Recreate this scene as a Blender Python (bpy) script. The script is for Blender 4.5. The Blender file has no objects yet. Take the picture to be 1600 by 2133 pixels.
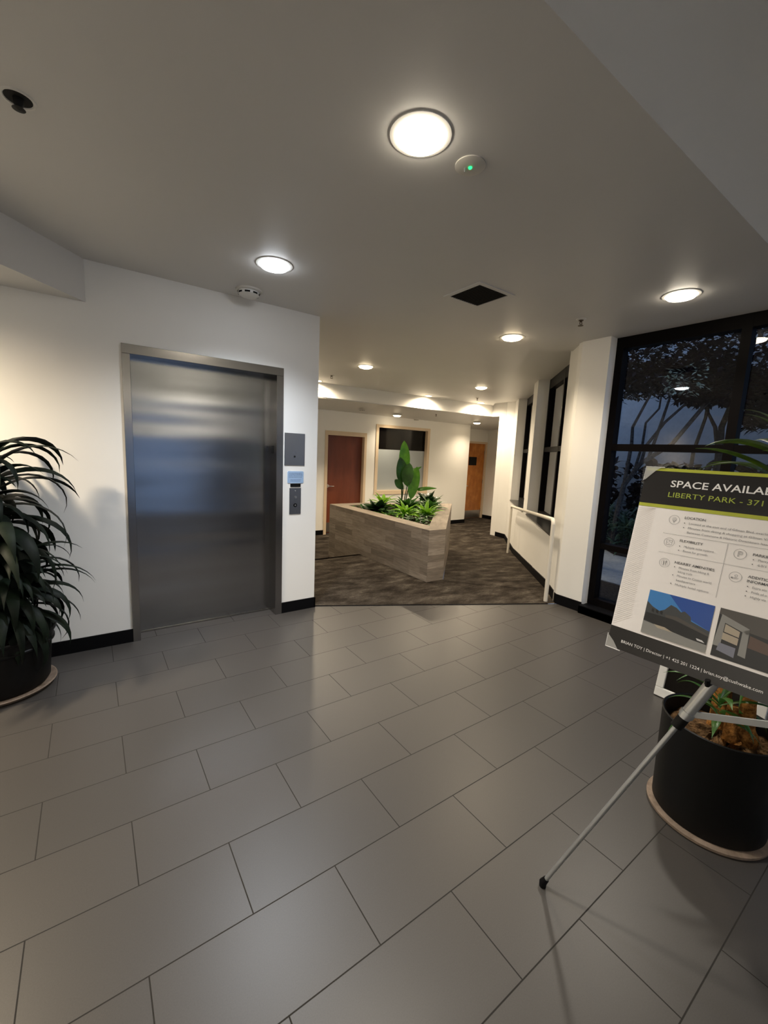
import bpy, bmesh, math, random
from mathutils import Vector, Matrix

random.seed(7)
scene = bpy.context.scene
COL = scene.collection
S2 = math.sqrt(2.0)

# ------------------------------------------------------------------ camera, world, exposure
YAW, PITCH, ROLL, CAM_H = 0.61505, 0.1405996, 0.0442032, 1.53748
_f = Vector((0, math.cos(PITCH), -math.sin(PITCH)))
_r0 = Vector((1, 0, 0))
_u0 = _r0.cross(_f)
_r = _r0 * math.cos(ROLL) + _u0 * math.sin(ROLL)
_u = _r.cross(_f)
_Rz = Matrix.Rotation(-YAW, 3, 'Z')
_r, _u, _f = _Rz @ _r, _Rz @ _u, _Rz @ _f
cam_d = bpy.data.cameras.new('camera')
cam = bpy.data.objects.new('camera', cam_d)
COL.objects.link(cam)
cam_d.sensor_fit = 'HORIZONTAL'
cam_d.sensor_width = 36.0
cam_d.lens = 871.42 / 1600 * 36
cam_d.clip_start = 0.02
cam_d.clip_end = 200
cam.matrix_world = Matrix(((_r.x, _u.x, -_f.x, 0), (_r.y, _u.y, -_f.y, 0), (_r.z, _u.z, -_f.z, CAM_H), (0, 0, 0, 1)))
scene.camera = cam

scene.view_settings.view_transform = 'Standard'
scene.view_settings.look = 'None'
scene.view_settings.gamma = 1
scene.view_settings.exposure = 0.0
scene.view_settings.use_curve_mapping = False
world = bpy.data.worlds.new('dusk_sky')
scene.world = world
world.use_nodes = True
_bg = world.node_tree.nodes['Background']
_bg.inputs[0].default_value = (0.36, 0.52, 0.85, 1)
_bg.inputs[1].default_value = 1.15

WARM = (1.0, 0.82, 0.58)
MIDW = (1.0, 0.92, 0.80)
COOL = (0.86, 0.92, 1.0)
E_WARM, E_MID, E_COOL = 165, 140, 195


def link(o):
    COL.objects.link(o)
    return o


# ------------------------------------------------------------------ mesh builder
class MB:
    def __init__(s):
        s.v, s.f, s.m, s.uv = [], [], [], {}

    def add(s, vs, fs, mat=0):
        b = len(s.v)
        s.v += [tuple(v) for v in vs]
        for f in fs:
            s.f.append(tuple(b + i for i in f))
            s.m.append(mat)
        return s

    def box(s, x0, x1, y0, y1, z0, z1, mat=0):
        vs = [(x, y, z) for z in (z0, z1) for x, y in ((x0, y0), (x1, y0), (x1, y1), (x0, y1))]
        return s.add(vs, [(3, 2, 1, 0), (4, 5, 6, 7), (0, 1, 5, 4), (1, 2, 6, 5), (2, 3, 7, 6), (3, 0, 4, 7)], mat)

    def prism(s, poly, z0, z1, mat=0):
        n = len(poly)
        a = sum(poly[i][0] * poly[(i + 1) % n][1] - poly[(i + 1) % n][0] * poly[i][1] for i in range(n))
        if a < 0:
            poly = poly[::-1]
        g = (lambda z, i: z[i] if isinstance(z, (list, tuple)) else z)
        if a < 0:
            z0 = z0[::-1] if isinstance(z0, (list, tuple)) else z0
            z1 = z1[::-1] if isinstance(z1, (list, tuple)) else z1
        vs = [(p[0], p[1], g(z0, i)) for i, p in enumerate(poly)] + [(p[0], p[1], g(z1, i)) for i, p in enumerate(poly)]
        fs = [tuple(range(n))[::-1], tuple(range(n, 2 * n))]
        fs += [(i, (i + 1) % n, n + (i + 1) % n, n + i) for i in range(n)]
        return s.add(vs, fs, mat)

    def hexa(s, p, mat=0):
        return s.add(p, [(3, 2, 1, 0), (4, 5, 6, 7), (0, 1, 5, 4), (1, 2, 6, 5), (2, 3, 7, 6), (3, 0, 4, 7)], mat)

    def tube(s, pts, r, n=10, mat=0, caps=True):
        pts = [Vector(p) for p in pts]
        N = len(pts)
        rs = r if isinstance(r, (list, tuple)) else [r] * N
        rings = []
        up = None
        for i, p in enumerate(pts):
            d = (pts[min(i + 1, N - 1)] - pts[max(i - 1, 0)])
            d.normalize()
            if up is None:
                up = Vector((0, 0, 1)) if abs(d.z) < 0.9 else Vector((1, 0, 0))
            a = d.cross(up)
            if a.length < 1e-4:
                a = d.cross(Vector((0.3, 1, 0.2)))
            a.normalize()
            b = a.cross(d)
            b.normalize()
            up = b
            rings.append([p + (a * math.cos(2 * math.pi * k / n) + b * math.sin(2 * math.pi * k / n)) * rs[i] for k in range(n)])
        vs = [v for ring in rings for v in ring]
        fs = []
        for i in range(N - 1):
            for k in range(n):
                k2 = (k + 1) % n
                fs.append((i * n + k, i * n + k2, (i + 1) * n + k2, (i + 1) * n + k))
        if caps:
            fs.append(tuple(range(n))[::-1])
            fs.append(tuple(range((N - 1) * n, N * n)))
        return s.add(vs, fs, mat)

    def lathe(s, prof, n=32, c=(0, 0, 0), mat=0):
        vs = [(c[0] + r * math.cos(2 * math.pi * k / n), c[1] + r * math.sin(2 * math.pi * k / n), c[2] + z) for r, z in prof for k in range(n)]
        fs = []
        for i in range(len(prof) - 1):
            for k in range(n):
                k2 = (k + 1) % n
                fs.append((i * n + k, i * n + k2, (i + 1) * n + k2, (i + 1) * n + k))
        return s.add(vs, fs, mat)

    def disc(s, r, n=32, c=(0, 0, 0), mat=0, flip=False):
        vs = [(c[0] + r * math.cos(2 * math.pi * k / n), c[1] + r * math.sin(2 * math.pi * k / n), c[2]) for k in range(n)]
        f = tuple(range(n))
        return s.add(vs, [f[::-1] if flip else f], mat)

    def leaf(s, base, az, el, L, W, droop=1.5, fold=0.25, n=8, twist=0.0, mat=0, peak=0.35, sharp=1.0):
        """strap or paddle leaf: spine bends down by droop radians over its length"""
        p = Vector(base)
        side0 = Vector((-math.sin(az), math.cos(az), 0))
        rows = []
        for i in range(n + 1):
            t = i / n
            e = el - droop * t ** 1.3
            d = Vector((math.cos(az) * math.cos(e), math.sin(az) * math.cos(e), math.sin(e)))
            nrm = side0.cross(d)
            tw = twist * t
            side = side0 * math.cos(tw) + nrm * math.sin(tw)
            if t < peak:
                w = W * (0.25 + 0.75 * math.sin(math.pi / 2 * t / peak))
            else:
                w = W * (math.cos(math.pi / 2 * (t - peak) / (1 - peak))) ** sharp
            w = max(w, 0.0008)
            up = side.cross(d) * -1
            rows.append((p + side * w / 2 + up * -fold * w / 2, p.copy(), p - side * w / 2 + up * -fold * w / 2))
            p = p + d * (L / n)
        vs = [v for r3 in rows for v in r3]
        fs = []
        for i in range(n):
            a = i * 3
            fs += [(a, a + 1, a + 4, a + 3), (a + 1, a + 2, a + 5, a + 4)]
        return s.add(vs, fs, mat)

    def build(s, name, mats, parent=None, smooth=False, bevel=0.0, origin=None, kind=None, angle=40):
        if not isinstance(mats, (list, tuple)):
            mats = [mats]
        me = bpy.data.meshes.new(name)
        if parent is not None:
            off = ROOTLOC.get(parent.name, Vector((0, 0, 0)))
        elif origin is not None:
            off = Vector(origin)
        else:
            off = Vector((0, 0, 0))
        me.from_pydata([(v[0] - off.x, v[1] - off.y, v[2] - off.z) for v in s.v], [], s.f)
        for m in mats:
            me.materials.append(M[m] if isinstance(m, str) else m)
        for p, mi in zip(me.polygons, s.m):
            p.material_index = mi
            p.use_smooth = smooth
        if s.uv:
            ul = me.uv_layers.new(name='UVMap')
            for fi, uvs in s.uv.items():
                p = me.polygons[fi]
                for li, c in zip(p.loop_indices, uvs):
                    ul.data[li].uv = c
        me.update()
        o = link(bpy.data.objects.new(name, me))
        if parent is not None:
            o.parent = parent
            ROOTLOC[o.name] = off
        elif origin is not None:
            o.location = off
            ROOTLOC[o.name] = off
        if smooth:
            md = o.modifiers.new('ws', 'EDGE_SPLIT')
            md.split_angle = math.radians(angle)
        if bevel:
            b = o.modifiers.new('bevel', 'BEVEL')
            b.width = bevel
            b.segments = 2
            b.limit_method = 'ANGLE'
        if kind:
            o['kind'] = kind
        return o


ROOTLOC = {}


def thing(name, label, cat, loc, group=None, kind=None):
    o = link(bpy.data.objects.new(name, None))
    o.location = loc
    o.empty_display_size = 0.1
    ROOTLOC[o.name] = Vector(loc)
    if kind:
        o['kind'] = kind
    else:
        o['label'] = label
        o['category'] = cat
        if group:
            o['group'] = group
    return o


def tag(o, label, cat, group=None):
    o['label'] = label
    o['category'] = cat
    if group:
        o['group'] = group
    return o


def dup(root, loc, label=None, group=None, rotz=0):
    r = link(root.copy())
    r.location = loc
    r.rotation_euler = (0, 0, rotz)
    ROOTLOC[r.name] = Vector(loc)
    if label:
        r['label'] = label
    if group:
        r['group'] = group
    for ch in list(root.children):
        c = link(ch.copy())
        c.parent = r
        for g in ch.children:
            d = link(g.copy())
            d.parent = c
    return r


# ------------------------------------------------------------------ materials
M = {}


def mat(name, color=(0.8, 0.8, 0.8), rough=0.5, metal=0.0, spec=0.5, **kw):
    m = bpy.data.materials.new(name)
    m.use_nodes = True
    b = m.node_tree.nodes['Principled BSDF']
    b.inputs['Base Color'].default_value = (*color, 1)
    b.inputs['Roughness'].default_value = rough
    b.inputs['Metallic'].default_value = metal
    b.inputs['Specular IOR Level'].default_value = spec
    for k, v in kw.items():
        b.inputs[k].default_value = v
    M[name] = m
    return m


def nt(m):
    t = m.node_tree
    return t, t.nodes, t.links, t.nodes['Principled BSDF']


def node(ns, typ, **kw):
    n = ns.new(typ)
    for k, v in kw.items():
        setattr(n, k, v)
    return n


def noise(ns, ls, coord, scale, detail=3, rough=0.5, mapping=None):
    n = ns.new('ShaderNodeTexNoise')
    n.inputs['Scale'].default_value = scale
    n.inputs['Detail'].default_value = detail
    n.inputs['Roughness'].default_value = rough
    if mapping:
        mp = ns.new('ShaderNodeMapping')
        mp.inputs['Scale'].default_value = mapping[0]
        mp.inputs['Rotation'].default_value = mapping[1]
        ls.new(coord, mp.inputs[0])
        ls.new(mp.outputs[0], n.inputs[0])
    else:
        ls.new(coord, n.inputs[0])
    return n


def ramp(ns, ls, fac, stops):
    r = ns.new('ShaderNodeValToRGB')
    e = r.color_ramp.elements
    while len(e) < len(stops):
        e.new(0.5)
    for i, (p, c) in enumerate(stops):
        e[i].position = p
        e[i].color = (*c, 1)
    ls.new(fac, r.inputs[0])
    return r


def bump(ns, ls, b, h, strength, dist=0.01):
    n = ns.new('ShaderNodeBump')
    n.inputs['Strength'].default_value = strength
    n.inputs['Distance'].default_value = dist
    ls.new(h, n.inputs['Height'])
    ls.new(n.outputs[0], b.inputs['Normal'])
    return n


# painted plaster
def paint(name, color, rough=0.6):
    m = mat(name, color, rough, spec=0.25)
    t, ns, ls, b = nt(m)
    tc = ns.new('ShaderNodeTexCoord')
    n = noise(ns, ls, tc.outputs['Object'], 180, 2)
    bump(ns, ls, b, n.outputs[0], 0.08, 0.002)
    n2 = noise(ns, ls, tc.outputs['Object'], 1.3, 3)
    r = ramp(ns, ls, n2.outputs[0], [(0.3, tuple(c * 0.97 for c in color)), (0.7, color)])
    ls.new(r.outputs[0], b.inputs['Base Color'])
    return m


paint('wall_paint', (0.90, 0.89, 0.86))
paint('ceiling_paint', (0.70, 0.69, 0.67), 0.45)
paint('frame_paint', (0.72, 0.58, 0.42), 0.4)
paint('rail_paint', (0.78, 0.74, 0.66), 0.35)
mat('black_rubber', (0.004, 0.004, 0.005), 0.5, spec=0.1)
mat('black_frame', (0.004, 0.003, 0.003), 0.45, spec=0.06)
mat('sill_black', (0.012, 0.012, 0.013), 0.25)
mat('chrome', (0.65, 0.65, 0.66), 0.2, metal=1)
mat('aluminium', (0.55, 0.57, 0.58), 0.38, metal=0.85)
mat('white_plastic', (0.75, 0.74, 0.70), 0.45)
mat('beige_plastic', (0.62, 0.60, 0.55), 0.5)
mat('black_plastic', (0.005, 0.005, 0.005), 0.5, spec=0.2)
mat('added_dark_panelling', (0.03, 0.025, 0.022), 0.5)
mat('dark_hole', (0.004, 0.004, 0.004), 0.9)
mat('brass_dark', (0.10, 0.075, 0.05), 0.45, metal=0.7)

# tile floor
m = mat('floor_tile', (0.2, 0.19, 0.175), 0.42, spec=0.5)
t, ns, ls, b = nt(m)
tc = ns.new('ShaderNodeTexCoord')
mp = ns.new('ShaderNodeMapping')
mp.inputs['Location'].default_value = (-0.6845, -0.5775, 0)
ls.new(tc.outputs['Object'], mp.inputs[0])
br = ns.new('ShaderNodeTexBrick')
ls.new(mp.outputs[0], br.inputs[0])
br.offset = 0.5
br.offset_frequency = 2
br.inputs['Scale'].default_value = 1
br.inputs['Brick Width'].default_value = 0.6096
br.inputs['Row Height'].default_value = 0.3048
br.inputs['Mortar Size'].default_value = 0.0022
br.inputs['Mortar Smooth'].default_value = 0.2
br.inputs['Color1'].default_value = (0.058, 0.053, 0.049, 1)
br.inputs['Color2'].default_value = (0.052, 0.048, 0.045, 1)
br.inputs['Mortar'].default_value = (0.014, 0.012, 0.010, 1)
n = noise(ns, ls, tc.outputs['Object'], 260, 2)
mx = node(ns, 'ShaderNodeMixRGB', blend_type='OVERLAY')
mx.inputs[0].default_value = 0.18
ls.new(br.outputs[0], mx.inputs[1])
ls.new(n.outputs[0], mx.inputs[2])
ls.new(mx.outputs[0], b.inputs['Base Color'])
rr = node(ns, 'ShaderNodeMapRange')
ls.new(br.outputs['Fac'], rr.inputs[0])
rr.inputs[3].default_value = 0.40
rr.inputs[4].default_value = 0.9
ls.new(rr.outputs[0], b.inputs['Roughness'])
inv = node(ns, 'ShaderNodeMath', operation='SUBTRACT')
inv.inputs[0].default_value = 1
ls.new(br.outputs['Fac'], inv.inputs[1])
bump(ns, ls, b, inv.outputs[0], 0.3, 0.002)

# carpet
m = mat('carpet', (0.05, 0.04, 0.035), 0.95, spec=0.1)
t, ns, ls, b = nt(m)
tc = ns.new('ShaderNodeTexCoord')
n1 = noise(ns, ls, tc.outputs['Object'], 3.0, 8, 0.72, ((1.0, 2.2, 1), (0, 0, math.radians(35))))
n2 = noise(ns, ls, tc.outputs['Object'], 90, 2, 0.6)
r = ramp(ns, ls, n1.outputs[0], [(0.36, (0.016, 0.012, 0.009)), (0.47, (0.034, 0.027, 0.021)), (0.57, (0.060, 0.050, 0.040)), (0.70, (0.125, 0.108, 0.09))])
mx = node(ns, 'ShaderNodeMixRGB', blend_type='OVERLAY')
mx.inputs[0].default_value = 0.6
ls.new(r.outputs[0], mx.inputs[1])
ls.new(n2.outputs[0], mx.inputs[2])
ls.new(mx.outputs[0], b.inputs['Base Color'])
bump(ns, ls, b, n2.outputs[0], 0.4, 0.005)

# brushed steel
def steel(name, color, rough, wob, wdir=(0.35, 1, 2.6), aniso=0.6):
    m = mat(name, color, rough, metal=1)
    t, ns, ls, b = nt(m)
    b.inputs['Anisotropic'].default_value = aniso
    tc = ns.new('ShaderNodeTexCoord')
    n1 = noise(ns, ls, tc.outputs['Object'], 1.4, 1, 0.4, (wdir, (0, 0, 0)))
    n2 = noise(ns, ls, tc.outputs['Object'], 60, 2, 0.5, ((0.03, 0.03, 14), (0, 0, 0)))
    b1 = ns.new('ShaderNodeBump')
    b1.inputs['Strength'].default_value = wob
    b1.inputs['Distance'].default_value = 0.02
    ls.new(n1.outputs[0], b1.inputs['Height'])
    b2 = ns.new('ShaderNodeBump')
    b2.inputs['Strength'].default_value = 0.03
    b2.inputs['Distance'].default_value = 0.001
    ls.new(n2.outputs[0], b2.inputs['Height'])
    ls.new(b1.outputs[0], b2.inputs['Normal'])
    ls.new(b2.outputs[0], b.inputs['Normal'])
    return m


steel('steel_door', (0.34, 0.345, 0.35), 0.2, 0.7)
steel('steel_frame', (0.34, 0.33, 0.32), 0.2, 0.08)
steel('steel_plate', (0.34, 0.34, 0.34), 0.35, 0.05)
steel('kick_plate', (0.42, 0.40, 0.38), 0.4, 0.05)

# door veneers
def wood(name, c1, c2, c3, sc=(7, 7, 0.6), ns_=3.0, rough=0.35):
    m = mat(name, c1, rough)
    t, ns, ls, b = nt(m)
    tc = ns.new('ShaderNodeTexCoord')
    n1 = noise(ns, ls, tc.outputs['Object'], ns_, 5, 0.6, (sc, (0, 0, 0)))
    r = ramp(ns, ls, n1.outputs[0], [(0.3, c1), (0.5, c2), (0.7, c3)])
    ls.new(r.outputs[0], b.inputs['Base Color'])
    return m


wood('mahogany', (0.14, 0.034, 0.014), (0.17, 0.042, 0.018), (0.20, 0.052, 0.023), (3, 3, 0.6), 2.5)
wood('birch_orange', (0.38, 0.12, 0.018), (0.50, 0.175, 0.03), (0.62, 0.25, 0.05), (3, 3, 1.6), 2.6)

# planter planks (uv in metres)
m = mat('planks', (0.3, 0.25, 0.2), 0.6, spec=0.3)
t, ns, ls, b = nt(m)
uvn = ns.new('ShaderNodeUVMap')
br = ns.new('ShaderNodeTexBrick')
ls.new(uvn.outputs[0], br.inputs[0])
br.offset = 0.37
br.offset_frequency = 2
br.inputs['Scale'].default_value = 1
br.inputs['Brick Width'].default_value = 0.55
br.inputs['Row Height'].default_value = 0.082
br.inputs['Mortar Size'].default_value = 0.0008
br.inputs['Color1'].default_value = (0.20, 0.165, 0.13, 1)
br.inputs['Color2'].default_value = (0.35, 0.295, 0.24, 1)
br.inputs['Mortar'].default_value = (0.20, 0.15, 0.11, 1)
n1 = noise(ns, ls, uvn.outputs[0], 5, 6, 0.65, ((1.0, 9.0, 1), (0, 0, 0)))
mx = node(ns, 'ShaderNodeMixRGB', blend_type='OVERLAY')
mx.inputs[0].default_value = 0.75
ls.new(br.outputs[0], mx.inputs[1])
ls.new(n1.outputs[0], mx.inputs[2])
ls.new(mx.outputs[0], b.inputs['Base Color'])

# soil / mulch / bark
def speck(name, c1, c2, scale=60, rough=0.95, bs=0.8, bd=0.02):
    m = mat(name, c1, rough, spec=0.1)
    t, ns, ls, b = nt(m)
    tc = ns.new('ShaderNodeTexCoord')
    n1 = noise(ns, ls, tc.outputs['Object'], scale, 5, 0.7)
    r = ramp(ns, ls, n1.outputs[0], [(0.35, c1), (0.65, c2)])
    ls.new(r.outputs[0], b.inputs['Base Color'])
    bump(ns, ls, b, n1.outputs[0], bs, bd)
    return m


speck('soil', (0.012, 0.009, 0.006), (0.05, 0.035, 0.022), 50)
speck('moss_fibre', (0.035, 0.018, 0.008), (0.26, 0.15, 0.07), 38)
speck('coir_trunk', (0.10, 0.04, 0.010), (0.45, 0.20, 0.05), 45)
speck('bark', (0.02, 0.017, 0.015), (0.07, 0.06, 0.052), 25)
speck('pale_bark', (0.035, 0.034, 0.036), (0.11, 0.11, 0.115), 25)
speck('cane', (0.10, 0.08, 0.05), (0.22, 0.17, 0.10), 30)
speck('mulch', (0.015, 0.012, 0.011), (0.06, 0.048, 0.042), 30)
speck('path_concrete', (0.30, 0.32, 0.34), (0.40, 0.42, 0.44), 12, 0.9, 0.1)
speck('stucco', (0.36, 0.38, 0.40), (0.42, 0.44, 0.46), 8, 0.9, 0.1)
speck('terracotta_dust', (0.16, 0.12, 0.09), (0.26, 0.20, 0.155), 20, 0.7, 0.1)


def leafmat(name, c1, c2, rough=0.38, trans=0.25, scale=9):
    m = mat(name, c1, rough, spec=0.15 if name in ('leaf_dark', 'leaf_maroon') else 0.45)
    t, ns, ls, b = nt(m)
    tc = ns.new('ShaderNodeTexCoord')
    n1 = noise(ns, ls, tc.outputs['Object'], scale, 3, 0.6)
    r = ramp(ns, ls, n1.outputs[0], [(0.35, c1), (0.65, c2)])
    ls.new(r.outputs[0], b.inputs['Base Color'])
    if trans:
        tr = ns.new('ShaderNodeBsdfTranslucent')
        ls.new(r.outputs[0], tr.inputs[0])
        ms = ns.new('ShaderNodeMixShader')
        ms.inputs[0].default_value = trans
        ls.new(b.outputs[0], ms.inputs[1])
        ls.new(tr.outputs[0], ms.inputs[2])
        ls.new(ms.outputs[0], ns['Material Output'].inputs[0])
    return m


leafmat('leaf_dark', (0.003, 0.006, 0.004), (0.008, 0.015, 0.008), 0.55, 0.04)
leafmat('leaf_deep', (0.006, 0.022, 0.006), (0.02, 0.06, 0.014), 0.3, 0.12)
leafmat('leaf_mid', (0.02, 0.075, 0.012), (0.05, 0.15, 0.02), 0.35, 0.25)
leafmat('leaf_bright', (0.14, 0.34, 0.015), (0.26, 0.52, 0.03), 0.4, 0.35)
leafmat('leaf_paddle', (0.035, 0.13, 0.012), (0.10, 0.27, 0.02), 0.35, 0.35, 5)
leafmat('leaf_deepgreen', (0.012, 0.045, 0.008), (0.03, 0.10, 0.014), 0.35, 0.25, 5)
leafmat('leaf_window', (0.03, 0.07, 0.006), (0.10, 0.18, 0.015), 0.3, 0.2)
leafmat('leaf_fern', (0.03, 0.07, 0.045), (0.07, 0.13, 0.085), 0.5, 0.2)
leafmat('leaf_maroon', (0.006, 0.003, 0.005), (0.016, 0.009, 0.013), 0.8, 0.1)
leafmat('leaf_pale', (0.20, 0.26, 0.20), (0.5, 0.58, 0.5), 0.5, 0.4)


def emis(name, color, strength):
    m = bpy.data.materials.new(name)
    m.use_nodes = True
    ns = m.node_tree.nodes
    ls = m.node_tree.links
    ns.remove(ns['Principled BSDF'])
    e = ns.new('ShaderNodeEmission')
    e.inputs[0].default_value = (*color, 1)
    e.inputs[1].default_value = strength
    ls.new(e.outputs[0], ns['Material Output'].inputs[0])
    M[name] = m


emis('lens_warm', (1, 0.80, 0.52), 22)
emis('lens_mid', (1, 0.88, 0.70), 30)
emis('lens_cool', (0.90, 0.94, 1.0), 26)
emis('led_green', (0.02, 1.0, 0.18), 3)


def glass(name, tint=(0.9, 0.93, 0.95), rough=0.0):
    m = bpy.data.materials.new(name)
    m.use_nodes = True
    ns = m.node_tree.nodes
    ls = m.node_tree.links
    ns.remove(ns['Principled BSDF'])
    tr = ns.new('ShaderNodeBsdfTransparent')
    tr.inputs[0].default_value = (*tint, 1)
    gl = ns.new('ShaderNodeBsdfGlossy')
    gl.inputs['Roughness'].default_value = rough
    fr = ns.new('ShaderNodeFresnel')
    fr.inputs[0].default_value = 1.5
    mul = node(ns, 'ShaderNodeMath', operation='MULTIPLY')
    mul.inputs[1].default_value = 1.6
    mul.use_clamp = True
    ls.new(fr.outputs[0], mul.inputs[0])
    ms = ns.new('ShaderNodeMixShader')
    ls.new(mul.outputs[0], ms.inputs[0])
    ls.new(tr.outputs[0], ms.inputs[1])
    ls.new(gl.outputs[0], ms.inputs[2])
    ls.new(ms.outputs[0], ns['Material Output'].inputs[0])
    M[name] = m


glass('window_glass')
mat('dark_glass', (0.006, 0.005, 0.004), 0.08, spec=0.12)
mat('frosted_film', (0.36, 0.40, 0.42), 0.45)
mat('clear_cap', (0.8, 0.8, 0.78), 0.2, Alpha=0.45)

# poster prints
mat('print_black', (0.016, 0.015, 0.015), 0.3)
mat('print_lime', (0.42, 0.46, 0.05), 0.35)
mat('ink_white', (0.85, 0.85, 0.85), 0.4)
mat('ink_lime', (0.36, 0.44, 0.06), 0.4)
mat('ink_dark', (0.07, 0.07, 0.075), 0.45)
mat('ink_grey', (0.25, 0.25, 0.26), 0.5)
mat('print_sky', (0.05, 0.22, 0.55), 0.3)
mat('print_deepsky', (0.02, 0.08, 0.35), 0.3)
mat('print_roof', (0.05, 0.055, 0.06), 0.35)
mat('print_dark', (0.015, 0.016, 0.018), 0.35)
mat('print_road', (0.26, 0.26, 0.25), 0.35)
mat('print_tan', (0.42, 0.36, 0.28), 0.35)
mat('print_brown', (0.10, 0.06, 0.045), 0.35)
mat('print_charcoal', (0.075, 0.068, 0.062), 0.35)
mat('print_white', (0.7, 0.7, 0.72), 0.35)
mat('print_bluegrey', (0.20, 0.21, 0.27), 0.35)
m = mat('poster_white', (0.90, 0.87, 0.86), 0.3)
mat('ink_hatch', (0.74, 0.70, 0.66), 0.4)
mat('sign_blue', (0.35, 0.50, 0.72), 0.4)
mat('sign_line', (0.14, 0.22, 0.38), 0.5)

# ------------------------------------------------------------------ layout constants
CZ = 2.72           # main ceiling
EY = 3.61           # elevator wall plane
LO = -0.27          # lower landing level


def D(t, n=0.0):     # along the diagonal window wall, n towards outdoors
    return (4.09 + t / S2 + n / S2, 2.48 + t / S2 - n / S2)


def ramp_z(t):
    t0, t1 = 0.49, 3.60
    return 0.0 if t <= t0 else (LO if t >= t1 else LO * (t - t0) / (t1 - t0))


# ------------------------------------------------------------------ structure: floors
b_ = MB()
b_.add([(-4, -4.4, 0), (4.3, -4.4, 0), (4.3, 2.35, 0), (4.088, 2.45, 0), (3.985, 2.505, 0), (1.752, 3.63, 0), (1.752, 3.9, 0), (-4, 3.9, 0)], [(0, 1, 2, 3, 4, 5, 6, 7)])
b_.build('floor', 'floor_tile', kind='structure')
c_ = MB()
C0 = [(3.985, 2.505), (4.09, 2.46), D(0.49), (3.57, 3.69), (3.29, 3.70), (3.29, 5.25), (1.70, 5.25), (1.70, 3.655)]
c_.add([(x, y, 0.003) for x, y in C0], [tuple(range(len(C0)))])
# ramp
def lineP(s, off):   # point with x+y = s and y-x = off
    return ((s - off) / 2, (s + off) / 2)
sA, sB = 2 * 0.49 / S2 + 6.57, 2 * 3.60 / S2 + 6.57
c_.add([(*lineP(sA - .12, 0.13), 0.006), (*lineP(sA - .12, -1.75), 0.006), (*lineP(sB, -1.75), LO), (*lineP(sB, 0.13), LO)], [(0, 1, 2, 3)])
# steps beside the planter
c_.box(1.70, 3.30, 5.20, 5.25, -0.135, 0.003)
c_.box(1.70, 3.30, 5.20, 5.56, LO - 0.05, -0.135)
# lower level
c_.add([(1.70, 5.25, LO), (9.7, 5.25, LO), (9.7, 8.6, LO), (1.70, 8.6, LO)], [(0, 1, 2, 3)])
c_.add([(6.72, 4.94, LO), (9.7, 4.94, LO), (9.7, 5.25, LO), (6.40, 5.25, LO)], [(0, 1, 2, 3)])
c_.build('floor', 'carpet', kind='structure')
t_ = MB()
a, c = Vector((1.752, 3.632)), Vector((3.985, 2.505))
d = (c - a).normalized()
nn = Vector((-d.y, d.x))
t_.prism([a - nn * 0.004, c - nn * 0.004, c + nn * 0.006, a + nn * 0.006], 0.0, 0.007)
t_.build('trim_1', 'black_rubber', kind='structure')

# ------------------------------------------------------------------ ceilings
b_ = MB()
b_.prism([(-4, 0.828), (4.6, 0.828), (4.6, 2.52), (4.36, 2.745), (4.02, 3.035), (8.9, 7.915), (8.9, 8.1), (-4, 8.1)], CZ, CZ + 0.10)
b_.build('ceiling', 'ceiling_paint', kind='structure')
b_ = MB()
b_.prism([D(-0.5, -1.4), D(-0.5, 0.6), D(6.2, 0.6), D(6.2, -1.4)], CZ + 0.045, CZ + 0.12)
b_.build('ceiling', 'ceiling_paint', kind='structure')
# lowered soffit by the plant, with diagonal edge
b_ = MB()
b_.prism([(-4, 3.8), (0.20, 3.8), (0.03, 3.615), (-2.6, 0.59), (-2.6, -4.4), (-4, -4.4)], 2.45, CZ + 0.05)
b_.build('ceiling', 'ceiling_paint', kind='structure')
# tall entrance part: bulkhead face and high ceiling
b_ = MB()
b_.box(-4, 4.6, 0.8285, 0.95, CZ + 0.012, 4.5)
b_.build('wall_bulkhead', 'ceiling_paint', kind='structure')
b_ = MB()
b_.box(-4.2, 4.6, -4.5, 0.95, 4.5, 4.6)
b_.build('ceiling', 'ceiling_paint', kind='structure')
# dropped beam and low ceiling beyond
b_ = MB()
def beamY(x):
    return 6.97 + (x - 3.4) * (6.70 - 6.97) / (7.73 - 3.4)
b_.prism([(1.7, beamY(1.7)), (8.4, beamY(8.4)), (8.4, beamY(8.4) + 0.16), (1.7, beamY(1.7) + 0.16)], 2.475, CZ + 0.05)
b_.build('wall_beam', 'wall_paint', kind='structure')
b_ = MB()
b_.prism([(1.7, 7.08), (7.68, 6.74), (7.68, 6.3), (9.8, 6.3), (9.8, 8.7), (1.7, 8.7)], [2.45, 2.47, 2.47, 2.47, 2.30, 2.30], 2.78)
b_.build('ceiling', 'ceiling_paint', kind='structure')

# ------------------------------------------------------------------ walls
b_ = MB()
b_.box(-4, 0.245, EY, EY + 0.26, 0, 2.85)
b_.box(1.39, 1.752, EY, EY + 0.26, 0, 2.85)
b_.box(0.245, 1.39, EY, EY + 0.26, 2.19, 2.85)
b_.box(0.2, 1.45, EY + 0.40, EY + 0.45, 0, 2.85)
b_.build('wall_front', 'wall_paint', kind='structure')
b_ = MB()
b_.box(1.60, 1.752, EY + 0.26, 8.05, -0.35, 2.85)
b_.build('wall_corridor', 'wall_paint', kind='structure')
b_ = MB()   # back wall of the corridor, with openings for door_2 and window_4
y0, y1 = 8.0, 8.15
b_.box(1.6, 4.09, y0, y1, LO - .1, 2.8)
b_.box(4.09, 5.06, y0, y1, 1.895, 2.8)
b_.box(5.06, 5.37, y0, y1, LO - .1, 2.8)
b_.box(5.37, 6.91, y0, y1, 2.14, 2.8)
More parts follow.
